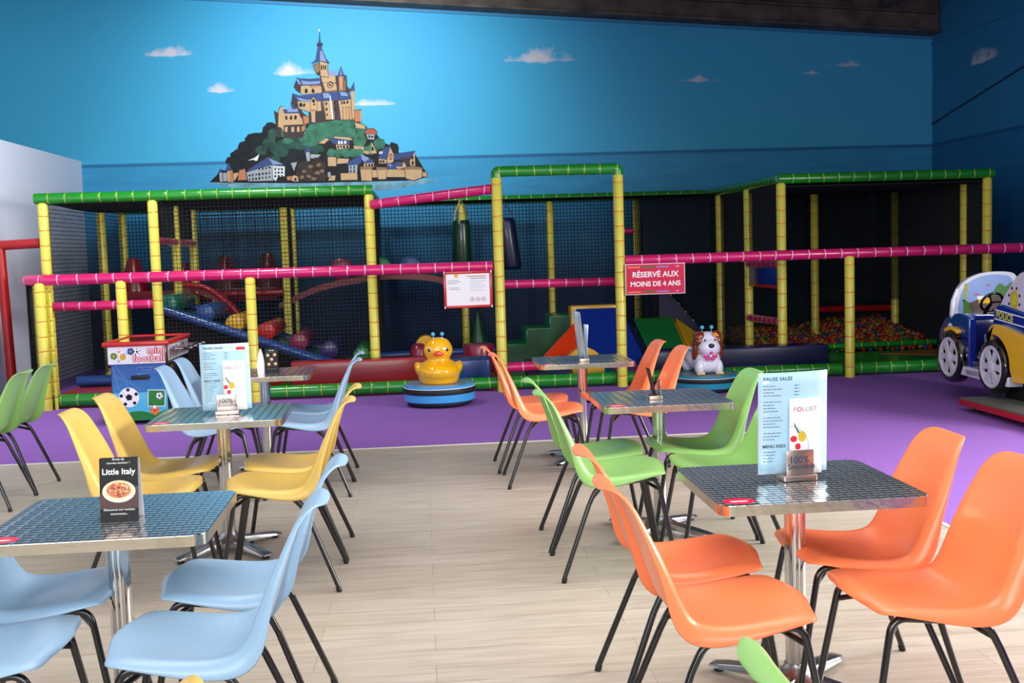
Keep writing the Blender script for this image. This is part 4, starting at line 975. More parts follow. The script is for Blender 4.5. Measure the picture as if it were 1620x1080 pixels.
mat_(rc(-.58, 1.0, 13.22, 16.0), 'vinyl_darkred', 'dark red floor mat behind the small red cylinders')
mat_(rc(.84, 2.22, 12.28, 13.2), 'vinyl_green', 'green floor mat just inside the doorway', extra=('vinyl_yellow', [(1.62, 12.3), (2.05, 12.3), (2.05, 12.75), (1.62, 12.75)]))
mat_(rc(1.02, 2.9, 13.22, 16.0), 'vinyl_green', 'green floor mat under the foam steps')
mat_(rc(2.24, 4.3, 12.28, 13.2), 'vinyl_orange', 'red orange floor mat beside the long navy cushion', extra=('vinyl_green', [(2.5, 12.29), (4.3, 12.29), (4.3, 13.0)]))
mat_(rc(2.92, 4.3, 13.22, 16.0), 'vinyl_navy', 'dark floor mat behind the dog ride')
mat_(rc(4.32, 6.95, 12.28, 13.84), 'vinyl_green', 'wide green floor mat with a red corner in front of the ball pit', extra=('vinyl_red', [(5.75, 13.5), (6.9, 12.75), (6.9, 13.8)]))
mat_(rc(4.32, 6.95, 13.96, 16.0), 'vinyl_navy', 'dark floor of the ball pit under the coloured balls', .06)
# --- long cushions lying behind the front edge
def cushion(x0, x1, y0, y1, z0, z1, mn, label, b=.03, top=None):
    g = G().m(mn).box(x0, x1, y0, y1, z0, z1, b, 3)
    g.m(top or mn).tube([(x0+b, y0+.006, z1-.006), (x1-b, y0+.006, z1-.006)], .009, 6)
    return T(g, 'foam_cushion', label, 'cushion', 'foam blocks in the play area')
cushion(-1.49, .03, 12.34, 12.66, .10, .385, 'vinyl_darkred', 'long dark red foam cushion behind the duck ride and pale blue chairs', .02, 'vinyl_red')  # brighter red edge roll puts the top highlight into colour
cushion(.05, .74, 12.36, 12.68, .10, .355, 'vinyl_steelblue', 'short blue foam cushion right of the yellow duck', .04)
cushion(2.62, 4.69, 12.42, 12.80, .10, .345, 'vinyl_navy', 'long navy foam cushion behind the dog ride', .02, 'vinyl_purple')
cushion(1.16, 1.69, 12.5, 12.80, .10, .285, 'vinyl_navy', 'small navy foam block under the farthest right table', .02)
cushion(-3.5, -2.9, 14.2, 14.9, .10, .60, 'vinyl_navy', 'navy foam box in the dark behind the football machine', .03)
# --- roller slide
rs = empty('roller_slide', (-2.0, 13.4, 0), 0, 'sloping slide with fat coloured foam rollers and a blue side rail', 'slide')
def kid(parent, off, g, name, **k):
    o = g.build(name, None, **k); o.parent = parent; o.matrix_parent_inverse = Matrix.Translation((-off[0], -off[1], -off[2])); return o
RO = (-2.0, 13.4, 0)
kid(rs, RO, G().m('pole_blue').tube([(-3.08, 13.0, 1.03), (-1.05, 13.0, .28)], .055, 14), 'side_rail')
kid(rs, RO, G().m('pole_blue').tube([(-3.08, 14.25, 1.03), (-1.05, 14.25, .28)], .05, 12), 'side_rail')
g = G().m('panel_black'); g.prism([(-3.0, .1), (-1.15, .1), (-1.05, .2), (-3.0, .94)], (0, 13.03, 0), X, Z_, Y_, .03); kid(rs, RO, g, 'side_panel')
g = G().m('vinyl_teal'); g.prism([(-3.0, .78), (-.6, -.02), (-.6, .14), (-3.0, .96)], (0, 13.06, 0), X, Z_, Y_, 1.15); kid(rs, RO, g, 'deck')
for mn, lab, x, z in (('vinyl_teal', 'green foam roller', -2.95, 1.06), ('pole_blue', 'blue foam roller', -2.53, .935), ('vinyl_yellow', 'yellow foam roller', -2.20, .80), ('vinyl_red', 'red foam roller', -1.84, .695),
                      ('vinyl_maroon', 'maroon foam roller', -1.47, .55), ('vinyl_purple', 'purple foam roller', -1.12, .435), ('vinyl_green', 'green foam roller', -.74, .36)):
    kid(rs, RO, G().m(mn).cyl((x, 13.1, z), (x, 14.15, z), .105, 28, bev=.012), 'roller', label=lab)
g = G().m('lacing')
for k in range(6):
    x = -2.74+k*.36; z = .83-k*.125
    g.tube([(x-.1, 13.07, z+.045), (x+.06, 13.07, z-.02)], .008, 6)
kid(rs, RO, g, 'lacing')
# --- raised deck with red cones, and the laced red slide going down from it
g = G().m('vinyl_navy').box(-4.05, -1.95, 15.15, 15.95, 1.0, 1.12, .02); g.m('vinyl_darkred').box(-4.05, -1.95, 15.10, 15.15, .98, 1.16, .01)
T(g, 'raised_deck', 'dark raised deck across the back of the left netted bay', 'deck')
for x, z1, lab in ((-3.92, 1.60, 'dark red foam cone standing at the left end of the raised deck'), (-3.25, 1.52, 'dark red foam cone on the raised deck beside the inner yellow posts'),
                   (-2.69, 1.60, 'dark red foam cone, left one of the pair in mid bay'), (-2.11, 1.61, 'dark red foam cone, right one of the pair in mid bay')):
    g = G().m('vinyl_darkred'); g.lathe([(0, 1.12), (.20, 1.12), (.205, 1.15), (.085, z1-.03), (.07, z1), (0, z1)], 24, Matrix.Translation((x, 15.5, 0))); T(g, 'foam_cone', lab, 'cone', 'red foam cones on the raised deck')
sl = empty('laced_slide', (-2.6, 14.5, 0), 0, 'narrow dark red slide with laced edge going down behind the foam rollers', 'slide')
g = G().m('vinyl_darkred'); c = catmull([(-3.02, 1.22, 0), (-2.75, 1.17, 0), (-2.5, .98, 0), (-2.25, .68, 0), (-2.0, .35, 0)], 5)
up_ = [(p.x, p.y) for p in c]; g.prism(up_+[(x, z-.09) for x, z in up_[::-1]], (0, 14.35, 0), X, Z_, Y_, .55)
kid(sl, (-2.6, 14.5, 0), g, 'slide_bed')
kid(sl, (-2.6, 14.5, 0), G().m('vinyl_red').tube([(x, 14.35, z+.03) for x, z in up_], .035, 10), 'side_roll')
g = G().m('lacing')
for k in range(0, len(up_)-1, 2): g.ell((up_[k][0]-.05, 14.33, up_[k][1]-.05), (.014, .014, .014), seg=8, rings=6)
kid(sl, (-2.6, 14.5, 0), g, 'lacing')
# --- arched bridge with rounded humps
ab = empty('arched_bridge', (-.7, 15.3, 0), 0, 'dark red arched foam bridge with coloured humps behind the pink hand rail', 'bridge')
A_ = [(p.x, p.y) for p in catmull([(-1.95, .93, 0), (-1.42, 1.15, 0), (-.9, 1.25, 0), (-.4, 1.29, 0), (.11, 1.25, 0), (.47, 1.14, 0)], 6)]
g = G().m('vinyl_darkred'); g.prism(A_+[(x, z-.085) for x, z in A_[::-1]], (0, 15.2, 0), X, Z_, Y_, .6); kid(ab, (-.7, 15.3, 0), g, 'arch')
for x, mn, lab in ((-1.09, 'vinyl_maroon', 'maroon hump'), (-.56, 'vinyl_green', 'green hump'), (-.15, 'vinyl_steelblue', 'blue hump')):
    kid(ab, (-.7, 15.3, 0), G().m(mn).cyl((x, 15.22, 1.36), (x, 15.75, 1.36), .155, 28, bev=.02), 'hump', label=lab)
pmat('bag_green', (8, 50, 28), .3, coat=.3)
# --- punching bags on straps
for x, y, r, z0, z1, mn, lab, dx in ((.57, 15.2, .135, 1.33, 1.98, 'bag_green', 'dark green punching bag hanging behind a yellow post', 0), (1.21, 15.2, .15, 1.29, 1.99, 'vinyl_navy', 'navy punching bag hanging just inside the tall doorway', .05)):
    e = empty('punching_bag', (x, y, z1), 0, lab, 'punching bag', 'hanging punching bags')
    g = G().m(mn); M = Matrix.Translation((x, y, 0)) @ Matrix.Shear('XY', 4, (0, 0)) 
    g.lathe([(0, z0), (r-.04, z0), (r-.01, z0+.02), (r, z0+.05), (r*.9, z1-.06), (r*.86, z1-.02), (r*.78, z1), (0, z1)], 26, Matrix.Translation((x, y, 0)) @ Matrix(((1, 0, -dx*2, dx*2*(z0+z1)/2), (0, 1, 0, 0), (0, 0, 1, 0), (0, 0, 0, 1))))
    kid(e, (x, y, z1), g, 'bag')
    for s in (-1, 1):
        kid(e, (x, y, z1), G().m('lacing' if s < 0 and dx == 0 else mn).tube([(x+s*r*.75, y, z1-.1), (x+s*r*.6-dx, y, z1+.1), (x-dx*2, y, 2.27)], .009, 6), 'strap')
# --- green foam steps
g = G().m('vinyl_dkgreen'); prof = [(1.0, .1), (1.0, .31), (1.36, .31), (1.36, .51), (1.67, .51), (1.67, .665), (2.06, .665), (2.06, .1)]
g.prism(prof, (0, 14.4, 0), X, Z_, Y_, .8)
for (x0, x1, z) in ((1.0, 1.36, .31), (1.36, 1.67, .51), (1.67, 2.06, .665)): g.m('vinyl_green').box(x0-.004, x1, 14.395, 15.2, z-.012, z+.006, .004)
for (x0, z0, z1) in ((1.0, .1, .30), (1.36, .31, .50), (1.67, .51, .655)): g.m('vinyl_teal').box(x0-.012, x0+.002, 14.395, 15.2, z0, z1, .003)
T(g, 'foam_steps', 'green foam steps rising to the right behind the doorway', 'steps', 'foam blocks in the play area')
def wedge(name, pts, faces, mats, label):
    g = G(); t = bmesh.new(); vs = [t.verts.new(p) for p in pts]
    for k in mats:
        if k not in g.mats: g.mats.append(k)
    for f, mn in zip(faces, mats): t.faces.new([vs[i] for i in f])
    t.faces.ensure_lookup_table(); idx = [g.mats.index(mn) for mn in mats]
    for f, i in zip(t.faces, idx): f.material_index = i
    bmesh.ops.recalc_face_normals(t, faces=t.faces)
    me = bpy.data.meshes.new('tmp'); t.to_mesh(me); g.bm.from_mesh(me); bpy.data.meshes.remove(me); t.free()
    o = T(g, name, label, 'foam block', 'foam blocks in the play area', smooth=False)
    md = o.modifiers.new('bev', 'BEVEL'); md.width = .012; md.segments = 2
    return o
Q6 = [(0, 1, 2, 3), (4, 7, 6, 5), (0, 4, 5, 1), (1, 5, 6, 2), (2, 6, 7, 3), (3, 7, 4, 0)]
wedge('foam_wedge', [(1.98, 13.25, .1), (2.86, 13.25, .1), (2.86, 14.3, .1), (1.98, 14.3, .1), (2.06, 13.35, .16), (2.7, 13.35, .16), (2.56, 14.2, .77), (1.98, 14.2, .77)], Q6,
      ['vinyl_navy', 'vinyl_blue', 'vinyl_blue', 'vinyl_navy', 'vinyl_navy', 'vinyl_blue'], 'steep blue foam slide wedge in the middle of the doorway view')
g = G().m('vinyl_yellow').box(1.93, 2.62, 14.32, 14.55, .1, .80, .02); T(g, 'foam_block', 'yellow foam board standing behind the blue wedge', 'foam block', 'foam blocks in the play area')
wedge('foam_pyramid', [(1.28, 13.3, .1), (1.95, 13.05, .1), (1.93, 14.0, .1), (1.92, 13.75, .66), (1.93, 13.7, .66)], [(0, 1, 2), (0, 4, 1), (1, 4, 3, 2), (0, 2, 3, 4)],
      ['vinyl_orange']*4, 'glossy orange red foam pyramid leaning on the blue wedge')
g = G().m('vinyl_yellow'); AR = [(.24*math.cos(a*PI/16), .1+.02+.26*math.sin(a*PI/16)) for a in range(17)] + [(-.24, .1), (.24, .1)]
g.prism([(1.88+x, z) for x, z in AR], (0, 12.86, 0), X, Z_, Y_, .16); T(g, 'foam_arch', 'yellow half round foam block in front of the orange pyramid', 'foam block', 'foam blocks in the play area')
wedge('foam_wedge', [(2.95, 13.3, .1), (3.45, 13.3, .1), (3.62, 14.5, .1), (2.9, 14.5, .1), (2.76, 13.45, .27), (3.24, 13.45, .28), (3.30, 14.45, .60), (2.78, 14.45, .60)], Q6,
      ['vinyl_green', 'vinyl_green', 'vinyl_green', 'vinyl_yellow', 'vinyl_green', 'vinyl_green'], 'green sloping foam wedge left of the dog ride')
wedge('foam_wedge', [(3.27, 13.45, .1), (3.42, 13.45, .1), (3.62, 14.1, .1), (3.34, 14.3, .1), (3.27, 13.44, .3), (3.30, 13.44, .3), (3.56, 14.1, .40), (3.32, 14.3, .60)], Q6,
      ['vinyl_yellow']*6, 'yellow triangular foam block beside the dog head')
g = G().m('vinyl_dkgreen').box(2.72, 3.3, 12.9, 13.2, .1, .26, .02); T(g, 'foam_block', 'low dark green foam block between the doorway and the orange chairs', 'foam block', 'foam blocks in the play area')
# --- small shapes behind the duck
g = G().m('vinyl_maroon').lathe([(0, .1), (.13, .1), (.132, .13), (.1, .4), (.08, .45), (.05, .47), (0, .475)], 26, Matrix.Translation((-.07, 13.3, 0))); T(g, 'foam_cone', 'short maroon foam cone left of the duck head', 'cone', 'foam blocks in the play area')
g = G().m('vinyl_yellow'); g.prism([(.02+.13*math.cos(a*PI/14), .38+.16*math.sin(a*PI/14)) for a in range(15)]+[(-.11, .1), (.15, .1)], (0, 13.55, 0), X, Z_, Y_, .25); T(g, 'foam_arch', 'yellow rounded foam block behind the duck head', 'foam block', 'foam blocks in the play area')
g = G().m('vinyl_maroon').cyl((.66, 13.3, .10), (.66, 13.3, .44), .185, 30, bev=.02); T(g, 'foam_cylinder', 'dark red foam drum right of the duck head', 'foam block', 'foam blocks in the play area')
g = G().m('vinyl_dkgreen').lathe([(0, .1), (.17, .1), (.172, .13), (.02, .72), (0, .725)], 24, Matrix.Translation((.74, 14.9, 0))); T(g, 'foam_cone', 'tall dark green foam cone at the back near the doorway', 'cone', 'foam blocks in the play area')
g = G().m('pole_blue').tube([(-.9, 14.0, .27), (.9, 14.0, .29)], .045, 10); g.m('vinyl_maroon').box(-.9, .9, 13.93, 14.07, .1, .25, .02); T(g, 'foam_border', 'low maroon border with a blue roll on top behind the long red cushion', 'foam block')
# --- laced climbing ramp in the dark middle bay
cl = empty('climbing_ramp', (3.7, 15.2, 0), 0, 'dark climbing ramp with a diagonal row of orange lacing behind the red sign', 'ramp')
g = G().m('vinyl_navy'); g.prism([(3.3, 1.05), (4.1, .12), (3.3, .12)], (0, 15.2, 0), X, Z_, Y_, .7); kid(cl, (3.7, 15.2, 0), g, 'panel')
g = G().m('lacing')
for k in range(7): g.ell((3.36+k*.105, 15.19, .98-k*.122), (.013, .008, .013), seg=8, rings=6)
kid(cl, (3.7, 15.2, 0), g, 'lacing')
# --- dark sheet added for the shade behind the right bays
pmat('shade_dark', (52, 88, 112), .9, spec=.1)
g = G().m('shade_dark').box(3.25, 6.7, BY-.09, BY-.06, .1, 2.2, .005); T(g, 'shade_sheet', 'dark added sheet standing for the shade at the back of the ball pit', 'panel')

# --- ball pit
rnd = random.Random(5); BR = .0365; balls = []
def heap(x, y): return .10+.10*max(0, (y-14.0))+.10*max(0, x-5.2)*max(0, (y-14.0))/2+.02*math.sin(x*5+y*3)
y = 14.05; k = 0
while y < 16.0:
    x = 4.36+(k % 2)*BR
    while x < 6.72:
        balls.append((x+rnd.uniform(-.012, .012), y+rnd.uniform(-.012, .012), heap(x, y)+rnd.uniform(-.018, .03))); x += BR*2.05
    y += BR*1.8; k += 1
BCOL = [('red', (140, 32, 26)), ('orange', (164, 76, 32)), ('yellow', (150, 120, 46)), ('green', (36, 96, 52)), ('blue', (30, 56, 118))]
for n_, c in BCOL: pmat('ball_'+n_, c, .4, spec=.4)
bmeshes = []
for n_, c in BCOL:
    gg = G().m('ball_'+n_); gg.ell((0, 0, 0), (BR, BR, BR), seg=12, rings=8); o = gg.build('pit_ball'); bmeshes.append(o)
front = sorted(range(len(balls)), key=lambda i: balls[i][1] + rnd.uniform(0, .02))[:300]
fs = set(front); used = [False]*5
for i in front:
    c = rnd.choice((0, 0, 1, 1, 2, 2, 3, 4)); x, y, z = balls[i]
    if not used[c]: o = bmeshes[c]; used[c] = True
    else: o = bmeshes[c].copy(); COL.objects.link(o)
    o.location = (x, y, max(z, .10+BR*.0+.0)); n_ = BCOL[c][0]
    setp(o, n_+' plastic ball among the front rows of the ball pit', 'ball', n_+' balls in the ball pit')
g = G()
for i, (x, y, z) in enumerate(balls):
    if i in fs: continue
    g.m('ball_'+BCOL[rnd.choice((0, 0, 1, 1, 2, 2, 3, 4))][0]); g.ell((x, y, z), (BR, BR, BR), seg=8, rings=6)
for i in range(0): pass
T(g, 'pit_balls', 'mass of red, orange, yellow, green and blue balls heaped at the back of the pit', 'balls', kind='stuff')

# ================================================================ SIGNS ON THE PINK RAIL
s1 = empty('rules_sign', (.5, 12.02, 1.15), 0, 'white safety rules sheet in a red frame hanging under the pink rail', 'sign')
RO1 = (.5, 12.02, 1.15); x0, x1, z0, z1 = .235, .765, .944, 1.342
g = G().m('vinyl_red')
for bx in ((x0, x1, z1-.028, z1), (x0, x1, z0, z0+.028), (x0, x0+.028, z0, z1), (x1-.028, x1, z0, z1)): g.box(bx[0], bx[1], 12.0, 12.02, bx[2], bx[3], .003)
kid(s1, RO1, g, 'frame')
g = G().m('white_paper').box(x0+.02, x1-.02, 12.008, 12.016, z0+.02, z1-.02)
sh = kid(s1, RO1, g, 'sheet', smooth=False)
g = G(); F_ = 12.0076
def bar_(g, xa, xb, z, h, mn): g.m(mn).box(xa, xb, F_-.0005, F_, z-h/2, z+h/2)
for k, (xa, xb) in enumerate(((.28, .40), (.28, .43), (.28, .38))): bar_(g, xa, xb, 1.245-k*.018, .004, 'ink')
for k, (xa, xb) in enumerate(((.29, .40), (.29, .41))): bar_(g, xa, xb, 1.165-k*.018, .004, 'ink')
bar_(g, .49, .70, 1.285, .008, 'ink_red'); bar_(g, .53, .70, 1.262, .007, 'vinyl_green')
for k in range(7): bar_(g, .52+.01*(k % 2), .70-.025*(k % 3), 1.235-k*.018, .003, 'ink_grey')
g.m('vinyl_yellow').box(.355, .395, F_-.0006, F_, 1.275, 1.315)
for k in range(3):
    cx = .545+k*.06; g.m('ink_red'); g.tube([(cx+.022*math.cos(a*PI/10), F_, 1.035+.022*math.sin(a*PI/10)) for a in range(20)], .0022, 5, closed=True)
    g.m('ink').prism([(cx-.012, 1.03), (cx+.012, 1.03), (cx, 1.045)], (0, F_-.0004, 0), X, Z_, Y_, .0004)
kid(s1, RO1, g, 'print', smooth=False)
g = G().m('ink_white')
for x in (x0+.01, x1-.01):
    for z in (z0+.01, z1-.01): g.box(x-.006, x+.006, 11.996, 12.03, z-.014, z+.014, .002)
kid(s1, RO1, g, 'clip')
s2 = empty('age_sign', (2.56, 12.02, 1.19), 0, 'red sign reading RESERVE AUX MOINS DE 4 ANS under the pink rail', 'sign')
RO2 = (2.56, 12.02, 1.19)
g = G().m('ink_white').box(2.234, 2.90, 12.0, 12.014, 1.02, 1.358, .002); kid(s2, RO2, g, 'board')
g = G().m('sticker_red').box(2.241, 2.893, 11.9985, 12.0, 1.027, 1.351)
g.m('vinyl_yellow')
for z in (1.322, 1.050):
    for k, mn in enumerate(('chair_orange', 'vinyl_green', 'menu_blue', 'pad_pink_x')): g.m(mn if mn != 'menu_blue' else 'ink_lilac' if 'ink_lilac' in MATS else 'menu_blue').box(2.26+k*.16, 2.26+k*.16+.14, 11.9978, 11.9986, z-.008, z+.008)
kid(s2, RO2, g, 'red_panel', smooth=False)
g = G().m('ink_white').text('RÉSERVÉ AUX', .084, (2.567, 11.9978, 1.212), X, Z_, .0008, bold=.0022); g.text('MOINS DE 4 ANS', .074, (2.567, 11.9978, 1.112), X, Z_, .0008, bold=.0022)
kid(s2, RO2, g, 'lettering', smooth=False)

# ================================================================ COIN RIDES
def remesh(o, vox, sm=8):
    md = o.modifiers.new('remesh', 'REMESH'); md.mode = 'VOXEL'; md.voxel_size = vox; md.use_smooth_shade = True
    md = o.modifiers.new('smooth', 'SMOOTH'); md.iterations = sm; md.factor = .6
pmat('ride_blue', (62, 158, 222), .25, coat=.4); pmat('ride_teal', (28, 138, 168), .25, coat=.4); pmat('duck_yellow', (246, 180, 14), .08, coat=1.0)
pmat('beak', (226, 66, 34), .15, coat=.8); pmat('bulb_blue', (70, 172, 220), .15, coat=.8); pmat('dog_white', (226, 228, 244), .1, coat=1.0); pmat('dog_brown', (122, 44, 18), .15, coat=.8)
pmat('nose_black', (12, 12, 14), .1, coat=1.0); pmat('bow_pink', (222, 66, 136), .15, coat=.8); pmat('collar_orange', (232, 140, 50), .2, coat=.6); pmat('paw_cream', (226, 206, 160), .2, coat=.5)
pmat('flower_orange', (240, 150, 40), .2, coat=.5)
pmat('disc_grey', (120, 130, 140), .35)
def turntable(e, off, r, mn, k=1.0):
    M = Matrix.Translation((off[0], off[1], 0)) @ Matrix.Diagonal((1, 1, k, 1))
    kid(e, off, G().m('rubber').lathe([(0, .0), (r-.06, .0), (r-.03, .03), (r-.03, .05), (0, .05)], 48, M), 'foot')
    kid(e, off, G().m(mn).lathe([(0, .05), (r-.012, .05), (r, .06), (r, .135), (0, .135)], 56, M), 'base_drum')
    kid(e, off, G().m('rubber').lathe([(0, .135), (r+.006, .135), (r+.010, .15), (r+.010, .175), (r+.004, .19), (0, .19)], 56, M), 'bumper_band')
    kid(e, off, G().m('ink_white').lathe([(r-.02, .19), (r+.001, .19), (r+.001, .196), (r-.02, .196)], 56, M).m(mn).lathe([(0, .192), (r-.004, .192), (r-.004, .215), (r-.012, .222), (r-.08, .222), (0, .222)], 56, M).m('disc_grey').lathe([(0, .2225), (r-.09, .2225), (r-.10, .2245), (0, .2245)], 48, M), 'top_disc')
# duck
DK = (.14, 11.27, 0); dk = empty('duck_ride', DK, 0, 'glossy yellow duck kiddie ride on a round blue base', 'ride')
turntable(dk, DK, .365, 'ride_blue')
g = G().m('duck_yellow'); x, y = DK[0], DK[1]
g.ell((x, y, .345), (.225, .25, .125)); g.ell((x, y+.02, .38), (.20, .23, .11)); g.ell((x, y+.27, .40), (.09, .11, .07)); g.ell((x, y-.02, .46), (.115, .12, .08))
g.ell((x, y-.03, .565), (.152, .140, .126), seg=28, rings=18); g.ell((x, y-.03, .612), (.135, .125, .085)); g.cyl((x, y, .222), (x, y, .30), .19, 32, .215)
for s in (-1, 1): g.ell((x+s*.205, y+.05, .375), (.045, .13, .075), Matrix.Rotation(s*.25, 3, 'Y'))
o = kid(dk, DK, g, 'body'); remesh(o, .011, 10)
g = G().m('beak'); g.ell((x, y-.175, .535), (.062, .045, .016)); g.ell((x, y-.185, .548), (.030, .035, .022)); g.ell((x, y-.165, .52), (.045, .035, .015)); o = kid(dk, DK, g, 'beak'); remesh(o, .006, 5)
for s in (-1, 1):
    g = G().m('white_gloss').ell((x+s*.085, y-.128, .578), (.022, .016, .027)); g.m('nose_black').ell((x+s*.089, y-.139, .576), (.0165, .012, .021)); g.m('ink_white').ell((x+s*.083, y-.150, .586), (.005, .003, .006), seg=8, rings=6)
    kid(dk, DK, g, 'eye')
    g = G().m('chrome').tube([(x+s*.042, y-.04, .67), (x+s*.045, y-.045, .712)], .005, 8); g.m('bulb_blue').ell((x+s*.046, y-.046, .727), (.021, .021, .022)); kid(dk, DK, g, 'antenna', label='blue bulb antenna')
# dog
DG = (2.985, 11.52, 0); dg = empty('dog_ride', DG, 0, 'brown and white puppy kiddie ride with a pink bow on a round teal base', 'ride')
turntable(dg, DG, .372, 'ride_teal', .80)
x, y = DG[0], DG[1]; bz = .18
_ell = G.ell
def ell_low(s, c, rad, *a, **k): return _ell(s, (c[0], c[1], (c[2]-.222)*1.04+.178), tuple(q*1.04 for q in rad), *a, **k)
G.ell = ell_low
g = G().m('dog_white')
g.ell((x-.02, y+.16, .37), (.15, .26, .13)); g.ell((x, y-.06, .385), (.145, .13, .155)); g.ell((x, y-.08, .33), (.13, .11, .10)); g.ell((x, y-.1, .53), (.13, .125, .135), seg=28, rings=18); g.ell((x, y-.19, .50), (.112, .085, .09))
for s in (-1, 1): g.ell((x+s*.10, y-.15, .30), (.052, .07, .085)); g.ell((x+s*.115, y+.30, .30), (.07, .10, .085))
o = kid(dg, DG, g, 'body'); remesh(o, .011, 8)
for s in (-1, 1):
    g = G().m('dog_brown'); g.ell((x+s*.125, y-.09, .50), (.038, .075, .135), Matrix.Rotation(-s*.12, 3, 'Y')); g.ell((x+s*.088, y-.10, .615), (.062, .095, .055)); g.ell((x+s*.10, y-.145, .565), (.045, .06, .05))
    o = kid(dg, DG, g, 'ear', label='brown drooping ear'); remesh(o, .009, 5)
    g = G().m('nose_black').ell((x+s*.052, y-.218, .578), (.012, .010, .014)); kid(dg, DG, g, 'eye')
    g = G().m('chrome').tube([(x+s*.045, y-.09, .615), (x+s*.05, y-.09, .665)], .005, 8); g.m('bulb_blue').ell((x+s*.051, y-.09, .702), (.021, .021, .022)); kid(dg, DG, g, 'antenna', label='blue bulb antenna')
    g = G().m('paw_cream')
    for k in (-1, 0, 1): g.ell((x+s*.10+k*.026, y-.215, .245), (.016, .024, .020), seg=12, rings=8)
    kid(dg, DG, g, 'paw')
kid(dg, DG, G().m('nose_black').ell((x, y-.275, .528), (.032, .022, .023)), 'nose')
g = G().m('bow_pink').ell((x, y-.262, .462), (.02, .012, .02)); kid(dg, DG, g, 'tongue')
kid(dg, DG, G().m('collar_orange').tube([(x+.135*math.sin(a*PI/8*.5), y-.09-.13*math.cos(a*PI/8*.5), .402+.047*(abs(a)/8)**1.5) for a in range(-8, 9)], .0125, 10), 'collar')
g = G().m('bow_pink')
for s in (-1, 1): g.ell((x+s*.038, y-.225, .425), (.036, .015, .027), Matrix.Rotation(s*.4, 3, 'Y')); g.ell((x+s*.03, y-.222, .393), (.022, .012, .02))
g.m('ink_white').ell((x, y-.238, .42), (.012, .010, .014)); kid(dg, DG, g, 'bow')
g = G().m('flower_orange')
for k in range(5): g.ell((x+.062+.016*math.cos(k*1.257), y-.20, .632+.014*math.sin(k*1.257)), (.012, .008, .012), seg=10, rings=6)
kid(dg, DG, g, 'flower')
kid(dg, DG, G().m('bulb_blue').ell((x-.16, y-.06, .485), (.035, .035, .03), Matrix.Rotation(.6, 3, 'Y')), 'handle_grip')
G.ell = _ell

# police car
PC = (5.35, 9.6, 0); pc = empty('police_car_ride', PC, 0, 'blue, white and yellow police car ride on a red edged platform', 'ride')
pmat('car_blue', (20, 40, 128), .1, coat=1.0); pmat('car_navy', (22, 28, 92), .2, coat=.6); pmat('car_white', (214, 216, 228), .12, coat=1.0); pmat('car_yellow', (240, 190, 30), .12, coat=1.0)
pmat('grip_grey', (92, 110, 150), .6); pmat('plat_grey', (98, 100, 92), .8, var=.2, vscale=30, bump=.5, bscale=120); pmat('plat_red', (186, 20, 30), .35); pmat('tyre', (10, 10, 11), .12, coat=.8)
pmat('hub_white', (206, 206, 216), .25, coat=.5); pmat('badge_gold', (206, 180, 40), .3, coat=.5); pmat('police_yellow', (196, 206, 70), .3)
g = G().m('plat_grey').box(4.755, 6.1, 7.6, 9.42, .105, .122, .003); kid(pc, PC, g, 'platform_deck')
kid(pc, PC, G().m('plat_red').box(4.745, 6.11, 7.59, 9.43, .055, .105, .004), 'platform_edge')
for xx, yy in ((4.85, 9.3), (4.85, 7.75), (6.0, 9.3), (6.0, 7.75)): kid(pc, PC, G().m('rubber').cyl((xx, yy, 0), (xx, yy, .055), .035, 16), 'platform_foot')
kid(pc, PC, G().m('rubber').box(5.1, 5.8, 8.4, 9.3, .122, .34, .02), 'drive_housing')
def wheelp(xc, yc, zc, r, side):
    e = G().m('tyre'); M = Matrix.Translation((xc, yc, zc)) @ Matrix.Rotation(-side*PI/2, 4, 'Y')
    e.lathe([(r*.72, -.13), (r*.93, -.125), (r, -.10), (r, -.03), (r*.95, 0), (r*.80, .012), (r*.74, .0), (r*.72, -.05), (r*.72, -.13)], 48, M, cap=False)
    wh = kid(pc, PC, e, 'wheel')
    h_ = G().m('hub_white'); h_.lathe([(r*.62, -.02), (r*.76, -.02), (r*.76, .008), (r*.72, .012), (r*.62, .004), (r*.62, -.02)], 48, M, cap=False)
    h_.lathe([(0, -.02), (r*.24, -.02), (r*.24, .012), (r*.12, .022), (0, .022)], 32, M)
    for k in range(6):
        a = k*PI/3+PI/6; w0, w1 = .06, .12
        q = [(r*.2*math.cos(a)-w0*r*math.sin(a)*1.4, r*.2*math.sin(a)+w0*r*math.cos(a)*1.4), (r*.66*math.cos(a)-w1*r*math.sin(a)*1.2, r*.66*math.sin(a)+w1*r*math.cos(a)*1.2),
             (r*.66*math.cos(a)+w1*r*math.sin(a)*1.2, r*.66*math.sin(a)-w1*r*math.cos(a)*1.2), (r*.2*math.cos(a)+w0*r*math.sin(a)*1.4, r*.2*math.sin(a)-w0*r*math.cos(a)*1.4)]
        u_ = (M.to_3x3() @ Vector((1, 0, 0))); v_ = (M.to_3x3() @ Vector((0, 1, 0))); n_ = (M.to_3x3() @ Vector((0, 0, 1)))
        h_.prism(q, M @ Vector((0, 0, -.015)), u_, v_, n_, .022)
    hb = h_.build('hub_cap', None); hb.parent = wh; hb.matrix_parent_inverse = Matrix.Identity(4)
    b_ = G().m('nose_black'); b_.lathe([(0, -.045), (r*.7, -.045), (r*.7, -.03), (0, -.03)], 32, M); q = b_.build('hub_back', None); q.parent = wh
    return wh
for yc, zc in ((10.02, .42), (9.24, .405)): wheelp(4.945, yc, zc, .245, 1)
for yc, zc in ((10.02, .42), (9.24, .405)): wheelp(5.83, yc, zc, .245, -1)
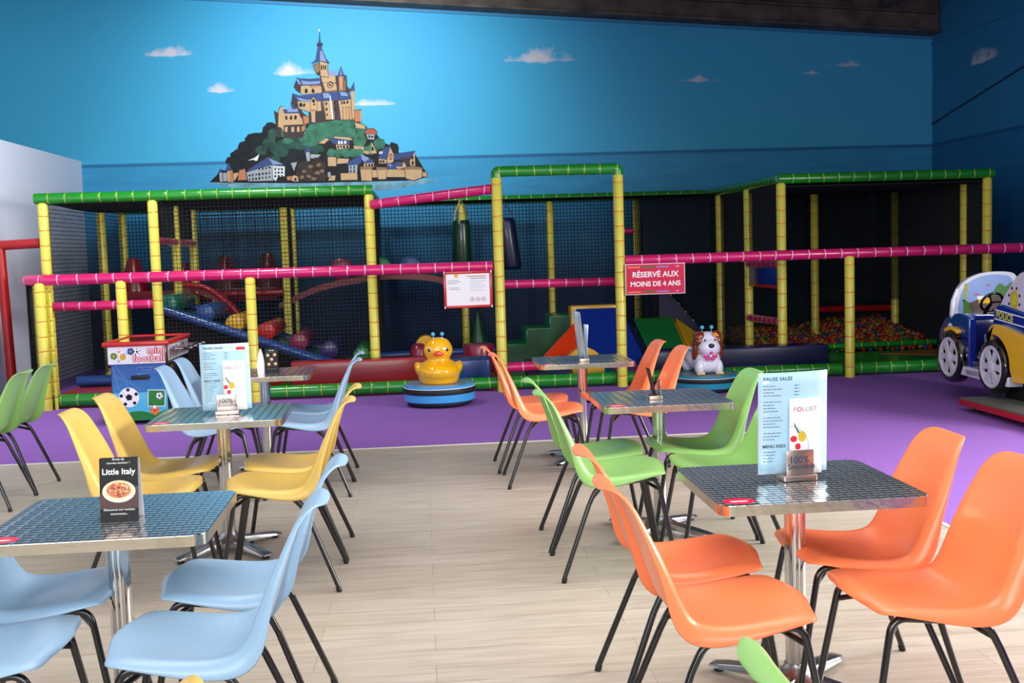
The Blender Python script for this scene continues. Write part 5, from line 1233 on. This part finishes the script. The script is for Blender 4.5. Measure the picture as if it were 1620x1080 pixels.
# body sides: silhouettes in the (y, z) plane with real thickness
U_, V_ = (0, 1, 0), (0, 0, 1)
def side(poly, mn, x0, th, name, bev=.012, **k):
    g = G().m(mn); g.prism(poly, (x0, 0, 0), U_, V_, X, th); o = kid(pc, PC, g, name, **k)
    if bev: md = o.modifiers.new('bev', 'BEVEL'); md.width = bev; md.segments = 3; md.limit_method = 'ANGLE'
    return o
def curve2(pts, n=5): return [(p.x, p.y) for p in catmull([(a, b, 0) for a, b in pts], n)]
front_blue = curve2([(9.74, .80), (9.86, .83), (10.0, .83), (10.12, .76), (10.22, .66), (10.26, .52)]) + [(10.24, .38), (9.74, .34)]
rear_blue = curve2([(9.30, .34), (9.33, .6), (9.30, .88), (9.20, .95), (9.0, .925), (8.7, .88), (8.3, .80), (8.05, .66), (8.0, .45)]) + [(8.05, .34), (8.9, .32)]
for x0 in (5.0, 5.70):
    side(front_blue, 'car_blue', x0, .07, 'front_fender'); side(rear_blue, 'car_blue', x0, .07, 'side_panel')
side([(9.33, .33), (9.76, .35), (9.76, .28), (9.33, .26)] if 0 else [(9.0, .25), (10.0, .27), (10.0, .36), (9.0, .34)], 'car_white', 4.965, .84, 'sill')
kid(pc, PC, G().m('ink_grey').box(4.958, 4.966, 9.42, 9.72, .29, .33, .002), 'tread_strip')
# yellow arches over the wheels
def arch(yc, zc, r0, r1, a0, a1, mn, x0, th, name, tail=None):
    P1 = [(yc+r1*math.cos(math.radians(a)), zc+r1*math.sin(math.radians(a))) for a in range(a0, a1+1, 8)]
    P2 = [(yc+r0*math.cos(math.radians(a)), zc+r0*math.sin(math.radians(a))) for a in range(a1, a0-1, -8)]
    return side(P1+P2, mn, x0, th, name)
for x0 in (4.955, 5.735):
    arch(10.02, .42, .25, .29, 62, 118, 'car_yellow', x0, .075, 'wheel_arch')
    yel = curve2([(9.32, .60), (9.31, .72), (9.24, .775), (9.1, .775), (8.8, .72), (8.5, .64), (8.3, .52), (8.22, .36)]) + [(8.9, .30), (8.955, .405)] + [(9.24+.285*math.cos(math.radians(a)), .405+.285*math.sin(math.radians(a))) for a in range(168, 60, -9)]
    side(yel, 'car_yellow', x0, .075, 'rear_fender')
# cabin
kid(pc, PC, G().m('car_navy').box(5.05, 5.72, 9.36, 10.16, .36, .40, .01), 'cabin_floor')
kid(pc, PC, G().m('car_navy').box(5.06, 5.71, 10.04, 10.14, .36, .80, .01), 'dash_wall')
kid(pc, PC, G().m('grip_grey').box(5.30, 5.56, 10.028, 10.042, .40, .62, .006).m('ink_red').box(5.60, 5.64, 10.02, 10.042, .70, .75, .003), 'kick_plate')
kid(pc, PC, G().m('car_blue').box(5.06, 5.71, 10.0, 10.2, .76, .82, .02), 'dashboard')
kid(pc, PC, G().m('car_navy').box(5.07, 5.70, 8.7, 9.28, .36, .62, .02), 'seat')
kid(pc, PC, G().m('car_navy').box(5.07, 5.70, 8.55, 8.75, .36, 1.0, .03), 'seat_back')
g = G().m('car_blue'); g.prism(curve2([(10.14, .80), (10.3, .76), (10.42, .62), (10.44, .45)])+[(10.42, .36), (10.14, .36)], (5.05, 0, 0), U_, V_, X, .67); kid(pc, PC, g, 'bonnet')
# windscreen board with a painted scene, white surround
wy = 10.2
out = curve2([(5.07, .78), (5.08, .92), (5.12, 1.04), (5.20, 1.13), (5.34, 1.19), (5.5, 1.205), (5.66, 1.19), (5.72, 1.14)], 5) + [(5.74, .78)]
inn = [(5.385+(a-5.385)*.84, .80+(b-.80)*.93) for a, b in out]
g = G().m('car_white'); g.prism(out, (0, wy, 0), X, Z_, Y_, .05); kid(pc, PC, g, 'windscreen_frame')
pmat('scene_sky', (128, 156, 208), .3); pmat('scene_green', (70, 120, 46), .3); pmat('scene_road', (88, 66, 60), .3); pmat('scene_leaf', (150, 160, 60), .3)
g = G().m('scene_sky'); g.prism(inn, (0, wy-.003, 0), X, Z_, Y_, .003)
g.m('scene_road').prism([(5.18, .80), (5.67, .80), (5.68, .97), (5.45, .99), (5.2, .90)], (0, wy-.0036, 0), X, Z_, Y_, .0006)
g.m('scene_green').prism([(5.18, .80), (5.27, .80), (5.23, .92), (5.17, .95)], (0, wy-.0042, 0), X, Z_, Y_, .0006)
g.m('scene_green').prism(curve2([(5.46, .97), (5.49, 1.04), (5.54, 1.09), (5.60, 1.06), (5.66, 1.10), (5.67, 1.0)], 3)+[(5.67, .97)], (0, wy-.0042, 0), X, Z_, Y_, .0006)
g.m('scene_leaf').prism([(5.17, .93), (5.20, .93), (5.225, 1.10), (5.19, 1.10)], (0, wy-.0042, 0), X, Z_, Y_, .0006)
g.m('car_yellow').prism([(5.33, .905), (5.45, .90), (5.46, .94), (5.42, .955), (5.33, .94)], (0, wy-.0048, 0), X, Z_, Y_, .0006)
g.m('ink_white').prism([(5.32, .94), (5.42, .955), (5.38, .975), (5.31, .972)], (0, wy-.0052, 0), X, Z_, Y_, .0006)
g.m('ink_red').prism([(5.28, .985), (5.34, .985), (5.33, .998), (5.29, .998)], (0, wy-.0048, 0), X, Z_, Y_, .0006); g.prism([(5.40, 1.07), (5.44, 1.07), (5.43, 1.082), (5.41, 1.082)], (0, wy-.0048, 0), X, Z_, Y_, .0006)
kid(pc, PC, g, 'painted_scene', smooth=False)
# white pillars and the white rear body with badge
kid(pc, PC, G().m('car_white').tube([(5.075, 10.12, .74), (5.07, 10.2, .80), (5.085, 10.215, .93), (5.13, 10.22, 1.05)], [.022, .030, .026, .018], 12), 'pillar')
side(curve2([(9.28, .90), (9.15, 1.05), (9.0, 1.18), (8.88, 1.24), (8.6, 1.26), (8.3, 1.22), (8.1, 1.0), (8.05, .80)])+[(8.6, .85), (9.0, .92)], 'car_white', 5.02, .05, 'rear_cabin_panel')
side(curve2([(9.28, .90), (9.15, 1.05), (9.0, 1.18), (8.88, 1.24), (8.6, 1.26), (8.3, 1.22), (8.1, 1.0), (8.05, .80)])+[(8.6, .85), (9.0, .92)], 'car_white', 5.70, .05, 'rear_cabin_panel')
g = G().m('car_white').box(5.03, 5.74, 8.1, 8.88, 1.20, 1.25, .02); kid(pc, PC, g, 'roof')
g = G().m('badge_gold'); Lx = 5.018
def onside(g, poly, mn, dx=.0): g.m(mn).prism(poly, (Lx-dx, 0, 0), (0, -1, 0), (0, 0, 1), (-1, 0, 0), .0012)
onside(g, [(-9.0+.062*math.cos(a*PI/12), 1.0+.085*math.sin(a*PI/12)) for a in range(24)], 'badge_gold')
for a in (20, 65, 115, 160, 200, 245, 295, 340):
    onside(g, [(-9.0+.088*math.cos(math.radians(a))+.014*math.cos(k*PI/4), 1.0+.108*math.sin(math.radians(a))+.014*math.sin(k*PI/4)) for k in range(8)], 'car_navy')
onside(g, [(-9.0+.035*math.cos(a*PI/12), 1.0+.05*math.sin(a*PI/12)) for a in range(24)], 'police_yellow', .0012)
kid(pc, PC, g, 'badge', smooth=False)
g = G(); Lx = 4.998
def stripe(y0, y1, za, zb, h, mn):
    g.m(mn).prism([(-y0, za-h/2), (-y1, zb-h/2), (-y1, zb+h/2), (-y0, za+h/2)], (Lx, 0, 0), (0, -1, 0), (0, 0, 1), (-1, 0, 0), .0012)
stripe(9.28, 8.5, .905, .83, .010, 'ink_white'); stripe(9.29, 8.5, .825, .755, .010, 'ink_white')
ang = math.atan2(-.075, .78)
kid(pc, PC, g, 'stripes', smooth=False)
g = G(); g.m('police_yellow').text('POLICE', .082, (Lx-.0014, 9.26, .838), (0, -math.cos(ang), math.sin(ang)), (0, math.sin(ang)*-1*-1, math.cos(ang)), .001, 'LEFT', 1.05, .003)
kid(pc, PC, g, 'lettering', smooth=False)
g = G(); Lx = 4.998
g.m('ink_white').prism([(-10.1+.055*math.cos(a*PI/12), .665+.07*math.sin(a*PI/12)) for a in range(24)], (Lx, 0, 0), (0, -1, 0), (0, 0, 1), (-1, 0, 0), .001); g.m('car_navy').prism([(-10.1+.03*math.cos(a*PI/12), .665+.042*math.sin(a*PI/12)) for a in range(24)], (Lx-.001, 0, 0), (0, -1, 0), (0, 0, 1), (-1, 0, 0), .001)
kid(pc, PC, g, 'round_badge', smooth=False)
sw = Matrix.Translation((5.3, 9.9, .93)) @ Matrix.Rotation(math.radians(-58), 4, 'X')
g = G().m('tyre'); g.tube([sw @ Vector((.10*math.cos(a*PI/16), .10*math.sin(a*PI/16), 0)) for a in range(32)], .013, 10, closed=True)
for a in (0, 2.1, 4.2): g.tube([sw @ Vector((0, 0, 0)), sw @ Vector((.1*math.cos(a), .1*math.sin(a), 0))], .009, 8)
g.tube([sw @ Vector((0, 0, 0)), (5.3, 10.05, .80)], .016, 10); kid(pc, PC, g, 'steering_wheel')

# ================================================================ MINI FOOTBALL MACHINE
MF = (-2.73, 11.1, 0); mf = empty('mini_football_machine', MF, 0, 'mini football coin machine with red rimmed glass top and soccer graphics', 'arcade machine')
pmat('band_white', (226, 228, 236), .15, coat=.8); pmat('mf_side', (18, 20, 26), .25, coat=.5)
mt, N, L, b = nmat('mf_front')
gg_ = N.new('ShaderNodeNewGeometry'); sp = N.new('ShaderNodeSeparateXYZ'); L.new(gg_.outputs['Position'], sp.inputs[0])
mr = N.new('ShaderNodeMapRange'); mr.inputs['From Min'].default_value = .05; mr.inputs['From Max'].default_value = .60; L.new(sp.outputs[2], mr.inputs[0])
cr = N.new('ShaderNodeValToRGB'); e_ = cr.color_ramp.elements; e_[0].position = 0; e_[0].color = lin((70, 180, 216)); e_[1].position = 1; e_[1].color = lin((20, 74, 150))
q = cr.color_ramp.elements.new(.46); q.color = lin((90, 190, 222)); q = cr.color_ramp.elements.new(.48); q.color = lin((36, 120, 184)); L.new(mr.outputs[0], cr.inputs[0]); L.new(cr.outputs[0], b.inputs['Base Color'])
b.inputs['Roughness'].default_value = .2; b.inputs['Coat Weight'].default_value = .7
xL, xR, yF, yB = -3.02, -2.455, 10.76, 11.72
g = G().m('mf_side'); g.box(xL+.025, xR, yF, yB-.02, .03, .58, .01); g.box(xL, xR, yF, yB, .55, .76, .01); kid(mf, MF, g, 'cabinet')
g = G().m('vinyl_red').box(xL-.035, xR+.025, yF-.035, yF+.02, .755, .80, .012); g.box(xL-.035, xR+.025, yB-.03, yB+.02, .755, .80, .012); g.box(xL-.035, xL+.02, yF, yB, .755, .80, .012); g.box(xR-.03, xR+.025, yF, yB, .755, .80, .012); kid(mf, MF, g, 'rim', label='red rim')
kid(mf, MF, G().m('glass_dark').box(xL+.01, xR-.02, yF+.01, yB-.02, .782, .79), 'glass_top', smooth=False)
fy_ = yF-.003
g = G().m('band_white').box(xL+.01, xR-.02, fy_, yF, .585, .752); kid(mf, MF, g, 'title_band', smooth=False)
g = G()
for (s, sz, x, z) in (('mini', .088, -2.478, .682), ('football', .088, -2.478, .606)):
    g.m('ink_red')
    for k in range(10): g.text(s, sz, (x+.0062*math.cos(k*PI/5), fy_-.0002-.00002*k, z+.0062*math.sin(k*PI/5)), X, Z_, .0008, 'RIGHT', 1.10, .0012)
    g.m('band_white').text(s, sz, (x, fy_-.0014, z), X, Z_, .001, 'RIGHT', 1.10, .0004)
kid(mf, MF, g, 'title_lettering', smooth=False)
def soccer(g, cx, cz, r, base, spot, y0, mk=5):
    g.m(base).prism([(cx+r*math.cos(a*PI/12), cz+r*math.sin(a*PI/12)) for a in range(24)], (0, y0, 0), X, Z_, (0, -1, 0), .0006)
    def pent(px, pz, rr, rot): g.m(spot).prism([(px+rr*math.cos(rot+k*2*PI/5), pz+rr*math.sin(rot+k*2*PI/5)) for k in range(5)], (0, y0-.0007, 0), X, Z_, (0, -1, 0), .0005)
    pent(cx, cz, r*.36, .4)
    for k in range(mk): a = .4+k*2*PI/5; pent(cx+r*.78*math.cos(a), cz+r*.78*math.sin(a), r*.2, a)
g = G()
for (cx, cz, r, a_, b_) in ((-2.955, .665, .033, 'vinyl_green', 'vinyl_yellow'), (-2.905, .705, .028, 'ink_white', 'ink_red'), (-2.87, .655, .030, 'vinyl_yellow', 'collar_orange'), (-2.84, .69, .026, 'ink_white', 'bulb_blue'),
                            (-2.795, .705, .034, 'vinyl_purple', 'scene_sky'), (-2.735, .70, .034, 'ink_white', 'ink_black'), (-2.91, .615, .028, 'ink_white', 'vinyl_teal')): soccer(g, cx, cz, r, a_, b_, fy_-.0003)
kid(mf, MF, g, 'ball_stickers', smooth=False)
g = G().m('mf_front').box(xL+.035, xR-.02, fy_, yF, .04, .58); kid(mf, MF, g, 'front_panel', smooth=False)
g = G().m('scene_green'); g.m('vinyl_green').prism(curve2([(-2.97, .04), (-2.9, .10), (-2.75, .13), (-2.6, .10), (-2.48, .14)], 4)+[(-2.48, .04)], (0, fy_-.0003, 0), X, Z_, (0, -1, 0), .0006)
soccer(g, -2.835, .265, .095, 'ink_white', 'ink_black', fy_-.001)
g.m('ink_white').prism([(-2.665, .17), (-2.50, .165), (-2.49, .325), (-2.655, .335)], (0, fy_-.0010, 0), X, Z_, (0, -1, 0), .0006); g.m('vinyl_green').prism([(-2.658, .177), (-2.507, .172), (-2.497, .318), (-2.648, .328)], (0, fy_-.0017, 0), X, Z_, (0, -1, 0), .0006)
soccer(g, -2.55, .27, .032, 'ink_white', 'ink_black', fy_-.0025)
soccer(g, -2.60, .13, .042, 'collar_orange', 'ink_red', fy_-.0032); g.m('ink_white').prism([(-2.60+.016*math.cos(k*PI/6), .165+.016*math.sin(k*PI/6)) for k in range(12)], (0, fy_-.0045, 0), X, Z_, (0, -1, 0), .0006)
for pts in ([(-2.97, .56), (-2.93, .36), (-2.86, .28)], [(-2.95, .57), (-2.84, .42), (-2.72, .33)], [(-2.97, .48), (-2.85, .42), (-2.84, .34)], [(-2.74, .55), (-2.56, .55), (-2.57, .50), (-2.75, .49), (-2.74, .55)], [(-2.75, .49), (-2.60, .42)], [(-2.70, .55), (-2.69, .52), (-2.61, .52), (-2.61, .55)]):
    g.m('scene_sky').tube([(a, fy_-.001, b_) for a, b_ in pts], .0022, 5)
kid(mf, MF, g, 'soccer_graphics', smooth=False)
kid(mf, MF, G().m('rubber').box(-2.80, -2.63, yF-.035, yF-.004, .435, .475, .012), 'grab_handle')
# printed side and control rods
g = G().m('band_white').box(xR, xR+.003, yF+.03, yB-.02, .60, .75); kid(mf, MF, g, 'side_band', smooth=False)
g = G()
rr = random.Random(3)
for k in range(16): y0 = yF+.08+k*.052; g.m(('ink_red', 'ink_black', 'ink', 'ink_black')[k % 4]).prism([(y0, .62+rr.uniform(0, .03)), (y0+rr.uniform(.01, .04), .62), (y0+rr.uniform(.02, .05), .72+rr.uniform(-.03, .02)), (y0+rr.uniform(-.01, .02), .73)], (xR+.0032, 0, 0), (0, 1, 0), (0, 0, 1), (1, 0, 0), .0006)
kid(mf, MF, g, 'side_print', smooth=False)
for k, yy in enumerate((10.98, 11.2, 11.42, 11.60)):
    e = G().m('chrome').cyl((xR, yy, .70), (xR+.17, yy, .70), .008, 10); e.m('nose_black').cyl((xR+.11, yy, .70), (xR+.20, yy, .70), .014, 12, bev=.003); kid(mf, MF, e, 'control_rod')
kid(mf, MF, G().m('chrome').cyl((xL-.0, 11.0, .47), (xL-.02, 11.0, .47), .015, 12), 'coin_lock')
for xx in (xL+.08, xR-.06):
    for yy in (yF+.08, yB-.1): kid(mf, MF, G().m('rubber').cyl((xx, yy, 0), (xx, yy, .032), .022, 12), 'foot')

# ================================================================ THINGS STANDING ON THE TABLES
TZ = .7402
def basis(rz, lean=0.0):
    u = Vector((math.cos(rz), math.sin(rz), 0)); n = Vector((math.sin(rz), -math.cos(rz), 0))
    v = (Vector((0, 0, 1))*math.cos(lean)-n*math.sin(lean)).normalized(); return u, v, u.cross(v)
def card(e, off, rz, o, wd, ht, mn, name, lean=.0, curl=0.0, th=.0008):
    """a thin sheet standing on its lower edge, slightly bowed"""
    u, v, n = basis(rz, lean); g = G().m(mn); bm = g.bm; A = []
    for j in range(9):
        for i in range(7):
            s = i/6-.5; t = j/8
            p = Vector(o)+u*(s*wd)+v*(t*ht)+n*(curl*(4*s*s-1)*-1*(.3+.7*t)); A.append(bm.verts.new(p))
    for j in range(8):
        for i in range(6): bm.faces.new((A[j*7+i], A[j*7+i+1], A[(j+1)*7+i+1], A[(j+1)*7+i]))
    ob = kid(e, off, g, name); md = ob.modifiers.new('solid', 'SOLIDIFY'); md.thickness = th; md.offset = -1
    return ob, u, v, n
pmat('leaf_fl', (70, 104, 84), .4)
def menu_set(x, y, rz, dm, df, names, red=False):
    """a printed A4 menu and a flyer slotted in a little steel holder"""
    h = empty('menu_holder', (x, y, TZ), rz, names[0], 'holder')
    g = G().m('brushed_steel').box(-.062, .062, -.035, .035, 0, .022, .005, 3); g.build('base', h)
    g = G().m('brushed_steel').box(-.050, .050, -.030, -.026, .022, .108, .0015); pl = g.build('plate', h)
    g = G().m('ink').text('100%', .034, (-.004, -.0302, .064), X, Z_, .0005, bold=.0006); g.text('Smoothie', .026, (.004, -.0302, .044), X, Z_, .0005, bold=.0004); g.build('lettering', pl, smooth=False)
    g = G().m('brushed_steel').box(-.050, .050, .022, .026, .022, .07, .0015); g.build('back_plate', h)
    off = (0, 0, 0); W = Matrix.Translation((x, y, TZ)) @ Matrix.Rotation(rz, 4, 'Z')
    m_ = empty('menu_sheet', (x, y, TZ), rz, names[1], 'menu'); wd, ht = .255, .352
    ob, u, v, n = card(m_, off, 0, (dm[0], dm[1], .0225), wd, ht, 'menu_blue', 'sheet', -.03, .012)
    g = G(); P0 = (.0, .0)
    def ln_(a0, a1, t, h=.0021): g.m('ink').box(a0*wd-wd/2, a1*wd-wd/2, t*ht-h/2, t*ht+h/2, .0004, .0008)
    g.m('ink').text('PAUSE SALÉE', .0172, (.07*wd-wd/2, .925*ht, .0004), X, Y_, .0003, 'LEFT', 1.05, .0002)
    rm = random.Random(4)
    for k in range(25):
        t = .87-k*.031
        if k in (4, 9, 14) or abs(t-(.45 if red else .28)) < .035 or t < .06: continue
        e0 = .20+.14*rm.random()
        q0 = .07
        while q0 < e0: q1 = q0+.02+.03*rm.random(); ln_(q0, min(q1, e0), t); q0 = q1+.010
        if k < 13: ln_(.50, .555, t); ln_(.57, .582, t)
    if red: g.m('ink_red').box(.24*wd, .42*wd, .90*ht, .945*ht, .0004, .0008)
    g.m('ink').text('MENU KIDS', .0158, (.06*wd-wd/2, (.43 if red else .26)*ht, .0004), X, Y_, .0003, 'LEFT', 1.02, .0003)
    def bend(g, o, wd, ht, u, v, n, curl):
        for w_ in g.bm.verts:
            sx = w_.co.x/wd; t = w_.co.y/ht; w_.co = Vector(o)+u*w_.co.x+v*w_.co.y+n*(curl*(1-4*sx*sx)*(.3+.7*t)+w_.co.z+.0003)
    bend(g, (dm[0], dm[1], .0225), wd, ht, u, v, n, .012)
    g.build('print', m_, smooth=False)
    f_ = empty('drinks_flyer', (x, y, TZ), rz, names[2], 'flyer'); fw, fh = .118, .262
    ob, u, v, n = card(f_, off, 0, (df[0], df[1], .0225), fw, fh, 'white_paper', 'sheet', -.02, .004)
    g = G().m('ink_grey').text('F', .0225, (-.046, .83*fh, .0004), X, Y_, .0003, 'LEFT'); g.text('LLIET', .0225, (-.014, .83*fh, .0004), X, Y_, .0003, 'LEFT', 1.08); g.m('ink_pink').text('O', .0225, (-.034, .83*fh, .0004), X, Y_, .0003, 'LEFT', 1, .0003)
    def disc(s, t, ra, rb, mn, d=.0005): g.m(mn).prism([(ra*math.cos(k*PI/10), rb*math.sin(k*PI/10)) for k in range(20)], ((s-.5)*fw, t*fh, d), X, Y_, Z_, .0003)
    g.m('ink_grey')
    for k in range(16):
        a0, a1 = k*.13, (k+1)*.13; g.tube([(-.058+.068*math.sin(a0), .36*fh+.072*math.cos(a0), .0006), (-.058+.068*math.sin(a1), .36*fh+.072*math.cos(a1), .0006)], .0007, 4)
    g.m('leaf_fl').prism([(-.006, -.008), (.004, -.012), (-.016, .022), (-.020, .030), (-.019, .018)], (-.024, .58*fh, .0005), X, Y_, Z_, .0003)
    disc(.38, .50, .0145, .0185, 'badge_gold'); disc(.12, .47, .012, .011, 'ink_red'); disc(.25, .37, .010, .011, 'ink_red', .0009); disc(.14, .27, .009, .008, 'ink_pink'); disc(.44, .28, .008, .008, 'ink_black')
    bend(g, (df[0], df[1], .0225), fw, fh, u, v, n, .004)
    g.build('print', f_, smooth=False)
    return h, m_, f_
menu_set(1.262, 3.66, .12, (-.005, .02), (.028, -.012), ('brushed steel menu holder with smoothie plate on the near right table', 'pale blue laminated menu standing on the near right table', 'white drinks flyer with fruit picture before the big pale blue menu'))
menu_set(-1.052, 5.90, .10, (.0, .02), (.045, -.012), ('shiny steel menu holder on the middle left table among yellow chairs', 'pale blue laminated menu with a red mark on the middle left table', 'white drinks flyer with fruit picture on the middle left table'), True)
# the two right-hand tables further back: holders seen end on
def side_holder(x, y, rz, label):
    h = empty('menu_holder', (x, y, TZ), rz, label, 'holder')
    G().m('brushed_steel').box(-.062, .062, -.035, .035, 0, .022, .005, 3).build('base', h); G().m('brushed_steel').box(-.050, .050, -.030, -.026, .022, .10, .0015).build('plate', h); return h
side_holder(1.15, 7.90, PI/2-.05, 'small steel menu holder seen end on, farthest right table')
for (dx, lean, wd, ht, mn, nm, lab) in ((-.012, .10, .22, .335, 'menu_blue', 'menu_sheet', 'pale menu seen edge on, leaning left on the farthest right table'), (.010, -.05, .12, .24, 'white_paper', 'drinks_flyer', 'white flyer seen edge on beside the leaning menu, farthest right table')):
    e = empty(nm, (1.15+dx, 7.90, TZ), PI/2+.10, lab, 'menu' if nm == 'menu_sheet' else 'flyer'); card(e, (0, 0, 0), 0, (0, 0, .0225), wd, ht, mn, 'sheet', lean, .016)
side_holder(1.22, 5.80, PI/2-.03, 'small steel menu holder on the table between lime green chairs')
e = empty('menu_sheet', (1.222, 5.80, TZ), PI/2+.02, 'thin dark menu card seen edge on between the lime green chairs', 'menu'); card(e, (0, 0, 0), 0, (0, 0, .0225), .10, .145, 'ink_black', 'sheet', .22, .004)
# tent card, near left
e = empty('tent_card', (-.985, 3.575, TZ), -.02, 'black folded tent card with a pizza picture on the near left table', 'tent card')
def tent(e, w_, h_, dp, face, back):
    g = G().m(face); t = .0012
    g.prism([(-w_/2, 0), (w_/2, 0), (w_/2, h_), (-w_/2, h_)], (0, -dp, 0), X, (0, dp*.72/h_, 1), (0, 1, 0), t); g.build('front_panel', e, smooth=False)
    g = G().m(back); g.prism([(-w_/2, 0), (w_/2, 0), (w_/2, h_), (-w_/2, h_)], (0, dp, 0), X, (0, -dp*.72/h_, 1), (0, -1, 0), t)
    g.prism([(-dp, 0), (-dp+t, 0), (-dp*.28+t, h_), (-dp*.28, h_)], (0, 0, 0), (0, 1, 0), Z_, X, .001) if 0 else None
    g.m(face).box(-w_/2, w_/2, -dp*.28, dp*.28, h_-t, h_); g.build('back_panel', e, smooth=False)
    return lambda x, z, d=.0006: Vector((x, -dp+dp*.72*z/h_-d, z))
w_, h_, dp = .120, .198, .034
A2 = tent(e, w_, h_, dp, 'ink_black', 'white_paper'); vv = Vector((0, dp*.72/h_, 1)).normalized()
g = G().m('ink_white').text('Envie de', .011, A2(0, .192), X, vv, .0002); g.text('nouveau bonheur ?', .0095, A2(0, .181), X, vv, .0002)
g.text('Little Italy', .026, A2(0, .148), X, vv, .0002, bold=.0005); g.text('Découvrez nos recettes', .0100, A2(0, .034), X, vv, .0002); g.text('savoureuses...', .0100, A2(0, .021), X, vv, .0002)
g.build('lettering', e, smooth=False)
pmat('plate_cream', (224, 214, 198), .3); pmat('pizza', (196, 112, 70), .5, var=.35, vscale=130); pmat('pizza_bits', (150, 52, 36), .5); pmat('cheese', (232, 204, 150), .5); pmat('maroon', (66, 18, 20), .3)
g = G()
def dsc(cx, cz, ra, rb, mn, d): g.m(mn).prism([(cx+ra*math.cos(k*PI/12), cz+rb*math.sin(k*PI/12)) for k in range(24)], Vector((0, -dp-d, 0)), X, Vector((0, dp*.72/h_, 1)), (0, -1, 0), .0002)
g.m('maroon').prism([(-w_/2, .04), (w_/2, .04), (w_/2, .11), (-w_/2, .09)], Vector((0, -dp-.0002, 0)), X, Vector((0, dp*.72/h_, 1)), (0, -1, 0), .0002)
dsc(0, .094, .052, .035, 'plate_cream', .0005); dsc(0, .099, .044, .029, 'cheese', .0008); dsc(0, .098, .038, .024, 'pizza', .0011)
rr = random.Random(9)
for k in range(40): a, q = rr.uniform(0, 6.28), rr.uniform(0, 1)**.5; dsc(.036*q*math.cos(a), .098+.022*q*math.sin(a), .0035, .0025, rr.choice(('pizza_bits', 'cheese', 'cheese', 'pizza_bits')), .0014)
g.build('pizza_picture', e, smooth=False)
# far left table: black card with chocolate pictures and a white folded card seen edge on
e = empty('dessert_card', (-1.085, 7.93, TZ), .0, 'small black card with five round desserts on the farthest left table', 'tent card')
A3 = tent(e, .092, .175, .02, 'ink_black', 'ink_black'); vv = Vector((0, .02*.72/.175, 1)).normalized(); dp, h_ = .02, .175
g = G().m('ink_white').tube([A3(-.016, .160, .001), A3(-.003, .160, .001)], .0025, 4); g.tube([A3(.002, .160, .001), A3(.017, .160, .001)], .0025, 4); pmat('choc', (120, 66, 44), .35)
g.m('ink_grey').tube([A3(-.035, .148, .001), A3(.035, .148, .001)], .0006, 4); g.tube([A3(-.035, .03, .001), A3(.035, .03, .001)], .0006, 4)
for cx, cz in ((-.026, .126), (.022, .128), (0, .096), (-.020, .062), (.026, .064)): dsc(cx, cz, .0145, .014, 'choc', .0006); dsc(cx+.003, cz+.003, .008, .007, 'cheese', .001)
g.build('dessert_pictures', e, smooth=False)
e = empty('tent_card', (-1.155, 7.88, TZ), PI/2+.05, 'white folded card seen edge on beside the black dessert card', 'tent card')
g = G().m('white_paper')
for s in (-1, 1):
    c = catmull([(s*.020, 0, 0), (s*.022, .07, 0), (s*.014, .13, 0), (s*.0, .178, 0)], 4); p = [(a.x, a.y) for a in c]
    g.prism([(a, b_) for a, b_ in p]+[(a-s*.0012, b_) for a, b_ in p[::-1]], (-.045, 0, 0), Y_, Z_, X, .09)
g.m('white_paper').prism([(-.02, 0), (.02, 0), (.021, .07), (.013, .13), (0, .176), (-.013, .13), (-.021, .07)], (.0445, 0, 0), Y_, Z_, X, .0008); g.prism([(-.02, 0), (.02, 0), (.021, .07), (.013, .13), (0, .176), (-.013, .13), (-.021, .07)], (-.045, 0, 0), Y_, Z_, X, .0008)
g.build('folded_card', e)
